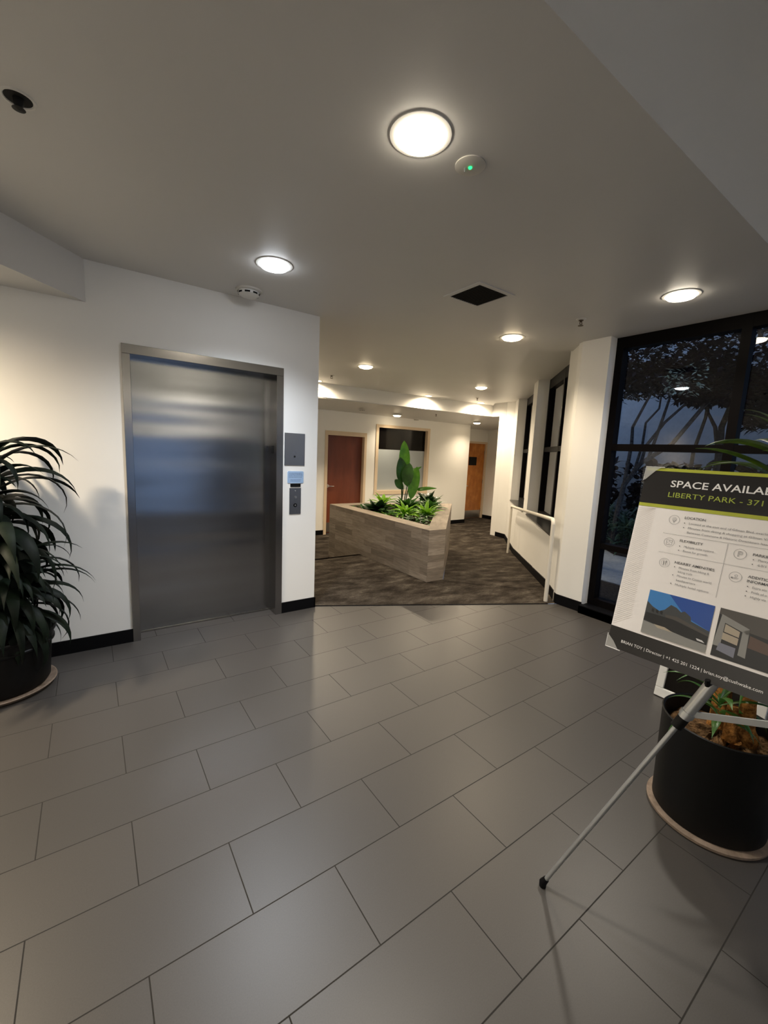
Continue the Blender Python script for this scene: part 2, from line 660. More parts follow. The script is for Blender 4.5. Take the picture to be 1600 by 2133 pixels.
b_.box(5.37, 6.91, y0, y1, LO - .1, 0.60)
b_.box(6.91, 8.35, y0, y1, LO - .1, 2.8)
b_.box(8.20, 8.35, y1, 8.5, LO - .1, 2.8)
b_.build('wall_far', 'wall_paint', kind='structure')
b_ = MB()
b_.box(8.2, 8.36, 8.5, 8.65, LO - .1, 2.8)
b_.box(8.36, 9.60, 8.5, 8.65, 1.95, 2.8)
b_.box(9.60, 9.8, 8.5, 8.65, LO - .1, 2.8)
b_.build('wall_alcove', 'wall_paint', kind='structure')
# diagonal window wall
WD = 0.26
def dbox(m_, t0, t1, n0, n1, z0, z1, mt=0):
    return m_.prism([D(t0, n0), D(t1, n0), D(t1, n1), D(t0, n1)], z0, z1, mt)
b_ = MB()
b_.prism([(4.085, 2.195), (4.40, 2.195), (4.40, 2.52), (4.13, 2.54), (4.088, 2.475)], -0.1, CZ + 0.1)
dbox(b_, 0.0, 0.47, 0, WD, -0.35, CZ + 0.1)
dbox(b_, 0.47, 2.40, 0, WD, -0.45, 0.64)
dbox(b_, 2.40, 2.77, 0, WD, -0.45, CZ + 0.1)
dbox(b_, 2.77, 4.60, 0, WD, -0.45, 0.64)
dbox(b_, 4.60, 5.06, 0, WD, -0.45, CZ + 0.1)
b_.build('wall_window', 'wall_paint', kind='structure')
b_ = MB()
b_.prism([D(5.03), (7.69, 6.35), (7.69, 6.50), (9.62, 6.50), (9.62, 8.52), (9.8, 8.52), (9.8, 6.0), D(5.03, .3)], LO - 0.1, 2.85)
b_.build('wall_side', 'wall_paint', kind='structure')
# wall_right beyond the big window + above it in the tall part, wall_back, wall_left
b_ = MB()
b_.box(4.2, 4.4, -4.5, -2.62, 0, 4.5)
b_.box(4.2, 4.4, -2.62, 0.83, CZ, 4.5)
b_.box(4.2, 4.45, 0.83, 2.6, CZ, CZ + 0.15)
b_.build('wall_right', 'wall_paint', kind='structure')
b_ = MB()
b_.box(-4.2, 0.6, -4.5, -4.4, 0, 4.5)
b_.box(2.4, 4.4, -4.5, -4.4, 0, 4.5)
b_.box(0.6, 2.4, -4.5, -4.4, 2.1, 4.5)
b_.build('wall_back', 'wall_paint', kind='structure')
b_ = MB()
b_.box(-4.0, 0.6, -4.4, -4.37, 0, 2.1)
b_.box(2.4, 4.2, -4.4, -4.37, 0, 2.1)
b_.build('added_cladding', 'added_dark_panelling', kind='structure')  # unseen dark cladding, added to darken the elevator door's reflection
b_ = MB()
b_.box(-4.0, 4.2, -4.4, -3.1, 3.35, 3.5)  # unseen dropped slab, added to carry the added entrance lights
b_.build('ceiling', 'ceiling_paint', kind='structure')
b_ = MB()
b_.box(-4.2, -4.0, -4.5, 4.0, 0, 4.6)
b_.build('wall_left', 'wall_paint', kind='structure')

# baseboards
b_ = MB()
b_.box(-4, 0.217, EY - 0.010, EY, 0, 0.102)
b_.box(1.417, 1.760, EY - 0.010, EY, 0, 0.102)
b_.box(1.752, 1.762, EY - 0.01, 8.0, -0.3, 0.10)
b_.build('baseboard_front', 'black_rubber', kind='structure')
b_ = MB()
b_.box(1.76, 4.06, 7.99, 8.0, LO, LO + 0.10)
b_.box(5.10, 8.36, 7.99, 8.0, LO, LO + 0.10)
b_.box(9.61, 9.62, 6.5, 8.5, LO, LO + 0.10)
b_.build('baseboard_far', 'black_rubber', kind='structure')
b_ = MB()
for t0, t1 in ((0.0, 0.49), (0.49, 1.5), (1.5, 2.6), (2.6, 3.6), (3.6, 5.035)):
    za, zb = ramp_z(t0), ramp_z(t1)
    P = [D(t0, -0.012), D(t1, -0.012), D(t1, 0), D(t0, 0)]
    b_.prism(P, [za - .01, zb - .01, zb - .01, za - .01], [za + 0.105, zb + 0.1, zb + 0.1, za + 0.105])
b_.prism([D(5.03, -0.012), (7.678, 6.35), (7.69, 6.35), D(5.03, 0)], LO, LO + 0.1)
b_.prism([(4.073, 2.19), (4.085, 2.19), (4.088, 2.478), (4.074, 2.478)], 0, 0.105)
b_.build('baseboard_window', 'black_rubber', kind='structure')
b_ = MB()
b_.box(4.04, 4.10, -2.62, 2.195, 0, 0.085)
b_.box(4.04, 4.32, -2.62, 2.195, 0.0, 0.075)
b_.build('baseboard_right', 'black_rubber', kind='structure')

# window sills (angled black ledges) on the pony wall
b_ = MB()
dbox(b_, 0.47, 2.40, -0.012, WD, 0.64, 0.66)
dbox(b_, 2.77, 4.60, -0.012, WD, 0.64, 0.66)
b_.build('trim_2', 'sill_black', kind='structure')

# ------------------------------------------------------------------ windows
def window_root(n):
    o = thing('window_%d' % n, None, None, (0, 0, 0), kind='structure')
    return o

# big glazed wall
w1 = window_root(1)
f_ = MB()
X0, X1 = 4.20, 4.30
mull = [2.19 - 0.028, 1.205, 0.25, -0.70, -1.65, -2.60]
for y in mull:
    f_.box(X0, X1, y - 0.033, y + 0.033, 0.08, CZ)
f_.box(X0 + 0.002, X1 - 0.002, -2.62, 2.19, CZ - 0.105, CZ + 0.02)
f_.box(X0 + 0.002, X1 - 0.002, -2.62, 2.19, 1.655, 1.72)
f_.box(X0 + 0.002, X1 - 0.002, -2.62, 2.19, 0.67, 0.725)
f_.box(X0 + 0.002, X1 - 0.002, -2.62, 2.19, 0.075, 0.145)
f_.build('window_frame', 'black_frame', w1)
for i in range(len(mull) - 1):
    for za, zb in ((0.145, 0.67), (0.725, 1.655), (1.72, CZ - 0.105)):
        MB().add([(4.262, mull[i] - .03, za), (4.262, mull[i + 1] + .03, za), (4.262, mull[i + 1] + .03, zb), (4.262, mull[i] - .03, zb)], [(0, 1, 2, 3)]).build('window_pane', 'window_glass', w1)

def bay(nw, t0, t1):
    w = window_root(nw)
    f = MB()
    n0, n1 = 0.17, 0.25
    for ta, tb in ((t0, t0 + 0.055), (t1 - 0.055, t1), ((t0 + t1) / 2 - 0.03, (t0 + t1) / 2 + 0.03)):
        dbox(f, ta, tb, n0, n1, 0.66, CZ + .045)
    for za, zb in ((0.66, 0.73), (1.66, 1.73), (2.62, CZ + .045)):
        dbox(f, t0, t1, n0 + .002, n1 - .002, za, zb)
    f.build('window_frame', 'black_frame', w)
    tm = (t0 + t1) / 2
    for ta, tb in ((t0 + .05, tm - .03), (tm + .03, t1 - .05)):
        for za, zb in ((0.73, 1.66), (1.73, 2.62)):
            MB().add([(*D(ta, .215), za), (*D(tb, .215), za), (*D(tb, .215), zb), (*D(ta, .215), zb)], [(0, 1, 2, 3)]).build('window_pane', 'window_glass', w)


bay(2, 0.47, 2.40)
bay(3, 2.77, 4.60)

# interior office window
w4 = window_root(4)
f = MB()
f.box(5.335, 5.41, 7.985, 8.10, 0.57, 2.17)
f.box(6.865, 6.94, 7.985, 8.10, 0.57, 2.17)
f.box(5.41, 6.865, 7.985, 8.10, 2.105, 2.17)
f.box(5.41, 6.865, 7.985, 8.10, 0.57, 0.665)
f.build('window_frame', 'frame_paint', w4)
MB().box(5.40, 6.88, 8.085, 8.095, 1.615, 2.12).build('window_pane', 'dark_glass', w4)  # opaque dark pane paints in the unlit office behind the glass
MB().box(5.40, 6.88, 8.085, 8.095, 0.65, 1.615).build('frosted_pane', 'frosted_film', w4)

# entrance glazing behind the camera
w5 = window_root(5)
f = MB()
for x in (0.6, 1.47, 2.34):
    f.box(x, x + 0.06, -4.5, -4.42, 0, 2.1)
f.box(0.6, 2.4, -4.49, -4.43, 2.03, 2.1)
f.box(0.6, 2.4, -4.49, -4.43, 0, 0.12)
f.build('window_frame', 'black_frame', w5)
MB().add([(.63, -4.46, .12), (2.37, -4.46, .12), (2.37, -4.46, 2.05), (.63, -4.46, 2.05)], [(0, 1, 2, 3)]).build('window_pane', 'window_glass', w5)

# ------------------------------------------------------------------ elevator (door_1)
dr = thing('door_1', None, None, (0.8, EY, 0), kind='structure')
f = MB()
fy = EY - 0.015
f.box(0.217, 0.268, fy, EY + 0.20, 0, 2.155)
f.box(1.352, 1.414, fy, EY + 0.20, 0, 2.155)
f.box(0.217, 1.414, fy, EY + 0.20, 2.155, 2.222)
f.build('door_frame', 'steel_frame', dr, bevel=0.002)
f = MB()
f.box(0.268, 1.352, EY + 0.145, EY + 0.175, 0.012, 2.155)
f.build('door_panel', 'steel_door', dr)
MB().box(0.268, 1.352, EY + 0.135, EY + 0.146, 0.0, 0.012).build('door_sill', 'steel_frame', dr)
MB().box(1.349, 1.3525, EY + 0.05, EY + 0.10, 1.49, 1.555).build('floor_plate', 'black_plastic', dr)

# ------------------------------------------------------------------ door_2 mahogany, door_3 birch
dr = thing('door_2', None, None, (4.57, 8.0, LO), kind='structure')
f = MB()
f.box(4.06, 4.125, 7.985, 8.12, LO, 1.95)
f.box(5.03, 5.09, 7.985, 8.12, LO, 1.95)
f.box(4.125, 5.03, 7.985, 8.12, 1.86, 1.95)
f.build('door_frame', 'frame_paint', dr)
MB().box(4.125, 5.03, 8.085, 8.12, LO + 0.01, 1.86).build('door_panel', 'mahogany', dr)
MB().box(4.15, 5.0, 8.080, 8.086, LO + 0.03, LO + 0.24).build('kick_plate', 'kick_plate', dr)
f = MB()
f.lathe([(0.0, -.012), (0.03, -.012), (0.032, 0.0)], 16)
hm = MB()
hx, hz = 4.185, 0.775
hm.tube([(hx, 8.085, hz), (hx, 8.075, hz)], 0.032, 16)
hm.tube([(hx, 8.08, hz), (hx, 8.035, hz), (hx + 0.02, 8.025, hz), (hx + 0.13, 8.03, hz - 0.004)], [0.013, 0.012, 0.012, 0.009], 10)
hm.build('door_handle', 'chrome', dr, smooth=True)

dr = thing('door_3', None, None, (9.1, 8.5, LO), kind='structure')
f = MB()
f.box(8.35, 8.395, 8.485, 8.60, LO, 1.97)
f.box(8.625, 8.69, 8.485, 8.60, LO, 1.97)
f.box(9.555, 9.615, 8.485, 8.60, LO, 1.97)
f.box(8.395, 9.555, 8.485, 8.60, 1.915, 1.97)
f.box(8.395, 8.625, 8.485, 8.60, LO, LO + 0.07)
f.build('door_frame', 'frame_paint', dr)
MB().box(8.69, 9.555, 8.53, 8.57, LO + 0.01, 1.915).build('door_panel', 'birch_orange', dr)
MB().box(8.395, 8.625, 8.55, 8.56, LO + .07, 1.915).build('sidelight_pane', 'frosted_film', dr)
MB().box(8.395, 8.47, 8.54, 8.55, LO + .07, 0.42).build('sidelight_shade', 'dark_glass', dr)
MB().box(8.70, 9.545, 8.524, 8.531, LO + 0.02, LO + 0.24).build('kick_plate', 'kick_plate', dr)
MB().box(8.93, 9.24, 8.522, 8.531, 1.29, 1.53).build('door_sign', 'black_plastic', dr)
hm = MB()
hm.box(8.715, 8.80, 8.515, 8.53, 0.62, 0.86)
hm.build('lock_plate', 'brass_dark', dr)
hm = MB()
hm.tube([(8.76, 8.52, 0.70), (8.76, 8.46, 0.70), (8.87, 8.455, 0.70)], 0.014, 10)
hm.tube([(8.76, 8.52, 0.81), (8.76, 8.495, 0.81)], 0.022, 12)
hm.build('door_handle', 'chrome', dr, smooth=True)
for z in (1.68, 0.82, -0.03):
    MB().box(9.535, 9.565, 8.515, 8.535, z - .05, z + .05).build('hinge', 'chrome', dr)

# ------------------------------------------------------------------ ceiling lights
def downlight(lens, color, energy, label, r=0.095, spread=2.35, blend=1.0):
    root = thing('ceiling_light', label, 'ceiling light', (0, 0, 0), 'recessed ceiling lights')
    MB().lathe([(r + 0.022, 0.004), (r + 0.021, -0.004), (r + 0.004, -0.006), (r - 0.002, 0.002), (r - 0.004, 0.03)], 40).build('trim_ring', 'white_plastic', root, smooth=True)
    MB().lathe([(r, -0.004), (r * 0.88, -0.020), (r * 0.5, -0.031), (0.001, -0.035)], 40).build('lens', lens, root, smooth=True)
    ld = bpy.data.lights.new('lamp', 'SPOT')
    ld.energy = energy
    ld.color = color
    ld.spot_size = spread
    ld.spot_blend = blend
    ld.shadow_soft_size = r * 0.8
    lo = link(bpy.data.objects.new('lamp', ld))
    lo.location = (0, 0, -0.045)
    lo.parent = root
    return root


def place(root, x, y, z):
    root.location = (x, y, z)
    return root


place(downlight('lens_mid', MIDW, E_MID * 1.2, 'largest bright round ceiling light, beside the disc with a green dot'), 1.07, 1.385, CZ)
place(downlight('lens_cool', COOL, E_COOL, 'cool white round ceiling light next to the smoke detector before the elevator'), 1.045, 2.84, CZ)
place(downlight('lens_mid', MIDW, E_MID, 'round ceiling light in front of the tall black framed window'), 3.445, 1.39, CZ)
wl = place(downlight('lens_warm', WARM, E_WARM, 'warm round ceiling light between the square vent and the white pillar'), 3.47, 2.855, CZ)
for x, y, z, lab in ((3.22, 5.155, CZ, 'warm round ceiling light on the left over the wooden planter'),
                     (5.57, 5.155, CZ, 'warm round ceiling light right of the planter, near the window bays')):
    dup(wl, (x, y, z), lab)
wl2 = place(downlight('lens_warm', WARM, E_WARM * 0.55, 'small round light in the low far ceiling above the office window', r=0.085), 5.65, 7.66, 2.372)
dup(wl2, (8.04, 7.50, 2.385), 'small round light in the low far ceiling before the orange door')
# wall washers tight to the beam
def washer(lab):
    root = thing('wall_washer', lab, 'ceiling light', (0, 0, 0), 'wall washers along the dropped beam')
    MB().lathe([(0.085, 0.004), (0.084, -0.004), (0.068, -0.005), (0.066, 0.02)], 32).build('trim_ring', 'white_plastic', root, smooth=True)
    MB().lathe([(0.068, -0.002), (0.04, -0.008), (0.001, -0.010)], 32).build('lens', 'lens_warm', root, smooth=True)
    ld = bpy.data.lights.new('lamp', 'SPOT')
    ld.energy = E_WARM * 0.9
    ld.color = WARM
    ld.spot_size = 3.05
    ld.spot_blend = 0.8
    ld.shadow_soft_size = 0.05
    lo = link(bpy.data.objects.new('lamp', ld))
    lo.location = (0, 0, -0.03)
    lo.parent = root
    return root
ws = place(washer('wall washing light at the beam, right above the tall paddle plant'), 5.70, beamY(5.70) - 0.14, CZ)
dup(ws, (7.15, beamY(7.15) - 0.14, CZ), 'wall washing light at the right end of the beam')
dup(ws, (3.30, beamY(3.30) - 0.14, CZ), 'wall washing light at the left end of the beam, cut by the elevator wall')
# light in the lowered soffit to the left, off the frame edge; then three added unseen lights
place(downlight('lens_warm', WARM, 330, 'warm ceiling light in the low soffit left of the tall plant', spread=3.0), -1.15, 2.75, 2.45)
sl_ = place(downlight('lens_mid', MIDW, 420, 'added off-frame light in the low soffit at the far left, brightening the poster', spread=3.05), -2.9, 0.1, 2.45)  # unseen lamp added to brighten the poster
bl = place(downlight('lens_mid', MIDW, 650, 'left added light high in the entrance behind the camera, for the door reflection', spread=1.9), -0.6, -4.1, 3.35)  # added lamp: lights the back wall for the bright band in the elevator door
dup(bl, (2.2, -4.1, 3.35), 'right added light high in the entrance behind the camera, for the door reflection')  # second added lamp for the same reflected band

# ------------------------------------------------------------------ ceiling devices
sd = thing('smoke_detector', 'white round smoke detector with dark slots, by the cool light before the elevator', 'smoke detector', (1.055, 3.41, CZ), 'smoke detectors')
L = Vector((1.055, 3.41, CZ))
MB().lathe([(0.098, 0.0), (0.098, -0.010), (0.085, -0.016)], 36, L).build('base', 'beige_plastic', sd, smooth=True)
MB().lathe([(0.080, -0.014), (0.076, -0.035), (0.055, -0.048), (0.001, -0.052)], 36, L).build('dome', 'white_plastic', sd, smooth=True)
for k in range(8):
    a0 = 2 * math.pi * k / 8 + 0.1
    vs = []
    for j in range(5):
        a = a0 + 0.5 * j / 4
        for rr_, zz in ((0.0795, -0.024), (0.078, -0.036)):
            vs.append((L.x + rr_ * math.cos(a), L.y + rr_ * math.sin(a), L.z + zz))
    MB().add(vs, [(2 * j, 2 * j + 1, 2 * j + 3, 2 * j + 2) for j in range(4)]).build('slot', 'dark_hole', sd)
for x, y, z, lab in ((4.6, 7.45, 2.39, 'small smoke detector on the low far ceiling, above the red door'), (6.28, 7.75, 2.345, 'small detector on the low far ceiling, between the two small round lights')):
    r = dup(sd, (x, y, z), lab)
    r.scale = (0.7, 0.7, 0.7)
    tag(r, lab, 'smoke detector')

gd = thing('emergency_sensor', 'flat white ceiling disc with a glowing green dot beside the largest light', 'sensor', (1.335, 1.385, CZ))
L = Vector((1.335, 1.385, CZ))
MB().lathe([(0.062, 0.0), (0.062, -0.004), (0.055, -0.007), (0.001, -0.008)], 32, L).build('disc', 'beige_plastic', gd, smooth=True)
MB().lathe([(0.008, -0.007), (0.007, -0.012), (0.001, -0.014)], 16, L + Vector((0.0, 0.0, 0))).build('green_lamp', 'led_green', gd, smooth=True)
MB().tube([L + Vector((-0.012, 0.018, -0.007)), L + Vector((-0.012, 0.018, -0.022))], [0.005, 0.0025], 8).build('test_pin', 'ink_grey', gd, smooth=True)

def sprinkler(loc, lab, big=False):
    s = thing('sprinkler', lab, 'sprinkler', loc, 'ceiling sprinklers')
    L = Vector(loc)
    MB().lathe([(0.033, 0.0), (0.031, -0.004), (0.017, -0.008)], 28, L).build('escutcheon', 'chrome' if big else 'white_plastic', s, smooth=True)
    MB().lathe([(0.0165, -0.003), (0.015, -0.012), (0.007, -0.014), (0.007, -0.02)], 16, L).build('body', 'brass_dark', s, smooth=True)
    fr = MB()
    for sg in (-1, 1):
        fr.tube([L + Vector((0.006 * sg, 0, -0.014)), L + Vector((0.013 * sg, 0, -0.03)), L + Vector((0.004 * sg, 0, -0.045))], 0.003, 6)
    fr.build('yoke', 'brass_dark', s)
    MB().lathe([(0.001, -0.046), (0.017, -0.046), (0.018, -0.048), (0.001, -0.049)], 16, L).build('deflector', 'brass_dark', s)
    return s
s0 = sprinkler((3.441, 2.123, CZ), 'dark pendent sprinkler on the ceiling left of the white pillar top')
s0.scale = (1.25, 1.25, 1.1)
# recessed one at the upper left with a dark open cup
sr = thing('recessed_sprinkler', 'dark sprinkler in a pale ring at the upper left of the ceiling', 'sprinkler', (-0.15, 2.14, CZ))
L = Vector((-0.15, 2.14, CZ))
MB().lathe([(0.040, 0.0), (0.044, -0.004), (0.050, -0.004), (0.053, 0.0)], 32, L).build('ring', 'white_plastic', sr, smooth=True)
MB().lathe([(0.001, -0.001), (0.041, -0.001)], 32, L).build('cup', 'dark_hole', sr)
MB().lathe([(0.016, 0), (0.015, -0.02), (0.008, -0.03), (0.02, -0.034), (0.001, -0.038)], 16, L).build('head', 'black_plastic', sr, smooth=True)
dup(s0, (3.21, 6.15, CZ), 'small sprinkler above the beam left end beside the elevator wall corner')
dup(s0, (6.50, 6.10, CZ), 'small sprinkler in front of the right wall washing light')
dup(s0, (6.35, 7.15, 2.44), 'tiny sprinkler on the low far ceiling under the beam')

# square return grille
vt = thing('ceiling_vent', 'square ceiling vent with black slats and pale frame', 'vent', (2.415, 2.32, CZ))
fx0, fx1, fy0, fy1 = 2.265, 2.565, 2.18, 2.475
f = MB()
f.box(fx0 - .035, fx1 + .035, fy0 - .035, fy0, CZ - .006, CZ + .002)
f.box(fx0 - .035, fx1 + .035, fy1, fy1 + .035, CZ - .006, CZ + .002)
f.box(fx0 - .035, fx0, fy0, fy1, CZ - .006, CZ + .002)
f.box(fx1, fx1 + .035, fy0, fy1, CZ - .006, CZ + .002)
f.build('frame', 'ceiling_paint', vt)
MB().box(fx0, fx1, fy0, fy1, CZ - 0.0015, CZ - 0.0005).build('duct', 'dark_hole', vt)
f = MB()
for k in range(13):
    x = fx0 + 0.012 + k * (fx1 - fx0 - 0.02) / 12.5
    f.hexa([(x, fy0, CZ - .007), (x + .003, fy0, CZ - .007), (x + .003, fy1, CZ - .007), (x, fy1, CZ - .007),
            (x + .010, fy0, CZ - .001), (x + .013, fy0, CZ - .001), (x + .013, fy1, CZ - .001), (x + .010, fy1, CZ - .001)])
f.build('slats', 'black_plastic', vt)

# ------------------------------------------------------------------ elevator wall plates
WY = EY
pn = thing('indicator_panel', 'large square steel panel with a small black hole on the elevator wall', 'panel', (1.528, WY, 1.53))
MB().box(1.431, 1.625, WY - .006, WY, 1.388, 1.676).build('plate', 'steel_plate', pn, bevel=.001)
f = MB(); f.tube([(1.527, WY - .0075, 1.467), (1.527, WY - .005, 1.467)], 0.009, 20); f.build('key_hole', 'dark_hole', pn)
f = MB()
for k in range(9):
    for j in range(2):
        a0 = math.pi * (k / 8)
        f.tube([(1.527 + (0.011 + .006 * j) * math.cos(a0), WY - .0068, 1.498 + (0.011 + .006 * j) * math.sin(a0)), (1.527 + (0.011 + .006 * j) * math.cos(a0), WY - .006, 1.498 + (0.011 + .006 * j) * math.sin(a0))], 0.0016, 6)
f.build('speaker_holes', 'chrome', pn)
sg = thing('fire_notice', 'pale blue notice with small dark lines between the two steel panels', 'sign', (1.54, WY, 1.28))
poly = []
for cx, cz, a0 in ((1.606, 1.323, 0), (1.474, 1.323, 90), (1.474, 1.237, 180), (1.606, 1.237, 270)):
    for k in range(5):
        a = math.radians(a0 + 22.5 * k)
        poly.append((cx + 0.012 * math.cos(a), cz + 0.012 * math.sin(a)))
f = MB(); n = len(poly)
f.add([(x, WY - .004, z) for x, z in poly] + [(x, WY, z) for x, z in poly], [tuple(range(n))] + [(i, (i + 1) % n, n + (i + 1) % n, n + i) for i in range(n)])
f.build('plaque', 'sign_blue', sg)
for z, xa, xb in ((1.317, 1.475, 1.602), (1.306, 1.472, 1.606), (1.294, 1.474, 1.606), (1.281, 1.475, 1.602), (1.256, 1.492, 1.592), (1.245, 1.490, 1.588)):
    f = MB()
    x = xa
    while x < xb:
        wd = random.uniform(0.006, 0.018)
        f.box(x, min(x + wd, xb), WY - .0048, WY - .0035, z - .0022, z + .0022)
        x += wd + 0.004
    f.build('small_print', 'sign_line', sg)
MBt = MB().box(1.491, 1.590, WY - .004, WY, 1.190, 1.221).build('label_strip', 'black_plastic', None, origin=(1.54, WY, 1.2))
tag(MBt, 'short black label strip directly above the elevator call buttons', 'label')
cp = thing('call_station', 'narrow dark steel elevator call plate with key switch and round button', 'call panel', (1.538, WY, 1.06))
MB().box(1.482, 1.594, WY - .006, WY, 0.939, 1.182).build('plate', 'steel_plate', cp, bevel=.001)
for z in (1.155, 0.968):
    MB().tube([(1.538, WY - .009, z), (1.538, WY - .005, z)], 0.005, 12).build('screw', 'chrome', cp)
f = MB(); f.tube([(1.538, WY - .012, 1.098), (1.538, WY - .005, 1.098)], 0.012, 18); f.box(1.536, 1.540, WY - .016, WY - .011, 1.088, 1.108); f.build('key_switch', 'chrome', cp)
f = MB(); f.tube([(1.538, WY - .010, 1.022), (1.538, WY - .005, 1.022)], 0.0175, 24); bt = f.build('call_button', 'black_plastic', cp)
f = MB(); f.tube([(1.538, WY - .013, 1.022), (1.538, WY - .009, 1.022)], 0.008, 18); f.build('button_core', 'chrome', bt)

# ------------------------------------------------------------------ handrail
hr = thing('handrail', 'cream painted tube handrail on the ramp in front of the window bays', 'handrail', (*D(1.8, -0.10), -0.1))
def rp(t, z, n=-0.10):
    x, y = D(t, n)
    return (x, y, z)
RR = 0.022
f = MB()
pts = [rp(0.02 + 0.05 * (1 - math.cos(a)), 0.855 + 0.05 * math.sin(a)) for a in [math.pi / 2 * k / 6 for k in range(7)]]
pts += [rp(3.50 - 0.05 + 0.05 * math.sin(a), 0.645 - 0.05 * (1 - math.cos(a))) for a in [math.pi / 2 * k / 6 for k in range(7)]]
f.tube(pts, RR, 14)
f.build('top_rail', 'rail_paint', hr, smooth=True)
f = MB(); f.tube([rp(0.02, 0.004), rp(0.02, 0.86)], RR, 14); f.build('post', 'rail_paint', hr, smooth=True)
f = MB(); f.tube([rp(3.50, ramp_z(3.5) + .003), rp(3.50, 0.60)], RR, 14); f.build('post', 'rail_paint', hr, smooth=True)

# ------------------------------------------------------------------ planter
pl = thing('planter', 'large wedge shaped wooden planter clad in grey brown planks', 'planter', (4.1, 4.9, 0))
O = [(3.29, 3.70), (3.55, 3.69), (5.57, 5.68), (3.89, 6.25), (3.29, 6.25)]
I = [(3.52, 3.965), (5.29, 5.735), (3.85, 6.02), (3.52, 6.02)]
ZT, ZB = 0.64, -0.32
bm_ = MB()
dist = 0
for i in range(5):
    a, b2 = Vector(O[i]), Vector(O[(i + 1) % 5])
    l = (b2 - a).length
    bm_.add([(a.x, a.y, ZB), (b2.x, b2.y, ZB), (b2.x, b2.y, ZT), (a.x, a.y, ZT)], [(0, 1, 2, 3)])
    u0 = dist
    bm_.uv[len(bm_.f) - 1] = [(u0, ZB), (u0 + l, ZB), (u0 + l, ZT), (u0, ZT)]
    dist += l + 0.23
bm_.build('plank_body', 'planks', pl)
bm_ = MB()
rings = [((O[0], O[1], I[0]),), ((O[1], O[2], I[1], I[0]),), ((O[2], O[3], I[2], I[1]),), ((O[3], O[4], I[3], I[2]),), ((O[4], O[0], I[0], I[3]),)]
for (q,) in rings:
    a, b2 = Vector(q[0]), Vector(q[1])
    dx = (b2 - a).normalized()
    dy = Vector((-dx.y, dx.x))
    bm_.add([(p[0], p[1], ZT + .002) for p in q], [tuple(range(len(q)))])
    bm_.uv[len(bm_.f) - 1] = [((Vector(p) - a).dot(dx) * 0.7 + 3.1 * a.x, (Vector(p) - a).dot(dy) * 0.36) for p in q]
for i in range(4):
    a, b2 = I[i], I[(i + 1) % 4]
    bm_.add([(a[0], a[1], ZT + .002), (b2[0], b2[1], ZT + .002), (b2[0], b2[1], ZT - .16), (a[0], a[1], ZT - .16)], [(0, 1, 2, 3)])
    bm_.uv[len(bm_.f) - 1] = [(0, .3), (1, .3), (1, .2), (0, .2)]
bm_.build('rim', 'planks', pl)
bm_ = MB(); bm_.add([(x, y, 0.56) for x, y in I], [(0, 1, 2, 3)]); bm_.build('soil', 'soil', pl)

# plants in the planter
def at(x, y, z):
    return (x, y, z)

bp = thing('paddle_leaf_plant', 'tall plant with upright broad paddle leaves on thin stems in the planter', 'plant', (4.52, 5.82, 0.56))
c = Vector((4.52, 5.82, 0.56))
SC = 0.853   # pixel-true reach at this distance
st, lf = MB(), MB()
# az measured in plan; view right = (0.82,-0.57)
vr = Vector((0.817, -0.577, 0))
vd = Vector((0.577, 0.817, 0))
def P2(a, z, dpt=0.0):
    return c + vr * a + vd * dpt + Vector((0, 0, z))
def paddle(base, tip, W, side, peak=0.45, belly=0.0, n=12, mt=0):
    base, tip = Vector(base), Vector(tip)
    ax = tip - base
    L_ = ax.length
    side = Vector(side).normalized()
    nor = side.cross(ax.normalized())
    vs = []
    for i in range(n + 1):
        t = i / n
        w = W * (math.sin(math.pi * min(1, max(0.0, t ** (math.log(0.5) / math.log(peak)))))) ** 0.62
        w = max(w, 0.002)
        p = base + ax * t + nor * belly * math.sin(math.pi * t) * L_
        vs += [p + side * w / 2 + nor * 0.16 * w, p, p - side * w / 2 + nor * 0.16 * w]
    lf.add(vs, [f for i in range(n) for f in ((i * 3, i * 3 + 1, i * 3 + 4, i * 3 + 3), (i * 3 + 1, i * 3 + 2, i * 3 + 5, i * 3 + 4))], mt)
paddle(P2(-0.02, 0.60, .08), P2(-0.035, 1.205, .06), 0.20, vr + vd * 0.2, 0.45, 0.04)
paddle(P2(-0.05, 0.47), P2(-0.09, 0.915), 0.23, vr + vd * 0.4, 0.42, 0.05, mt=1)
paddle(P2(0.055, 0.41, -0.06), P2(0.075, 0.82, -.05), 0.22, vr * 0.9 + vd * -0.4, 0.5, 0.04, mt=1)
paddle(P2(0.125, 0.19, -0.1), P2(0.205, 0.765, -0.04), 0.20, vr + vd * 0.2, 0.5, -0.06)
paddle(P2(-0.01, 0.36), P2(-0.17, 0.52), 0.13, vr * 0.6 + Vector((0, 0, 0.8)), 0.5, 0.02, mt=1)
paddle(P2(0.22, 0.36), P2(0.58, 0.40), 0.075, Vector((0, 0, 1)) + vd * 0.6, 0.3, -0.08)
paddle(P2(0.14, 0.72), P2(0.29, 0.765), 0.07, Vector((0, 0, 0.7)) + vd, 0.5, 0.03)
for a0, a1, zt in ((-0.03, -0.035, 0.62), (-0.02, -0.05, 0.48), (-0.01, 0.055, 0.43), (0.05, 0.125, 0.22), (-0.04, -0.01, 0.38), (0.03, 0.22, 0.37), (0.01, 0.14, 0.73)):
    st.tube([P2(a0, -0.03), P2((a0 + a1) / 2, zt * 0.5), P2(a1, zt)], [0.011, 0.009, 0.007], 7)
st.build('stems', 'leaf_deep', bp, smooth=True)
lf.build('leaves', ['leaf_paddle', 'leaf_deepgreen'], bp, smooth=True, angle=60)

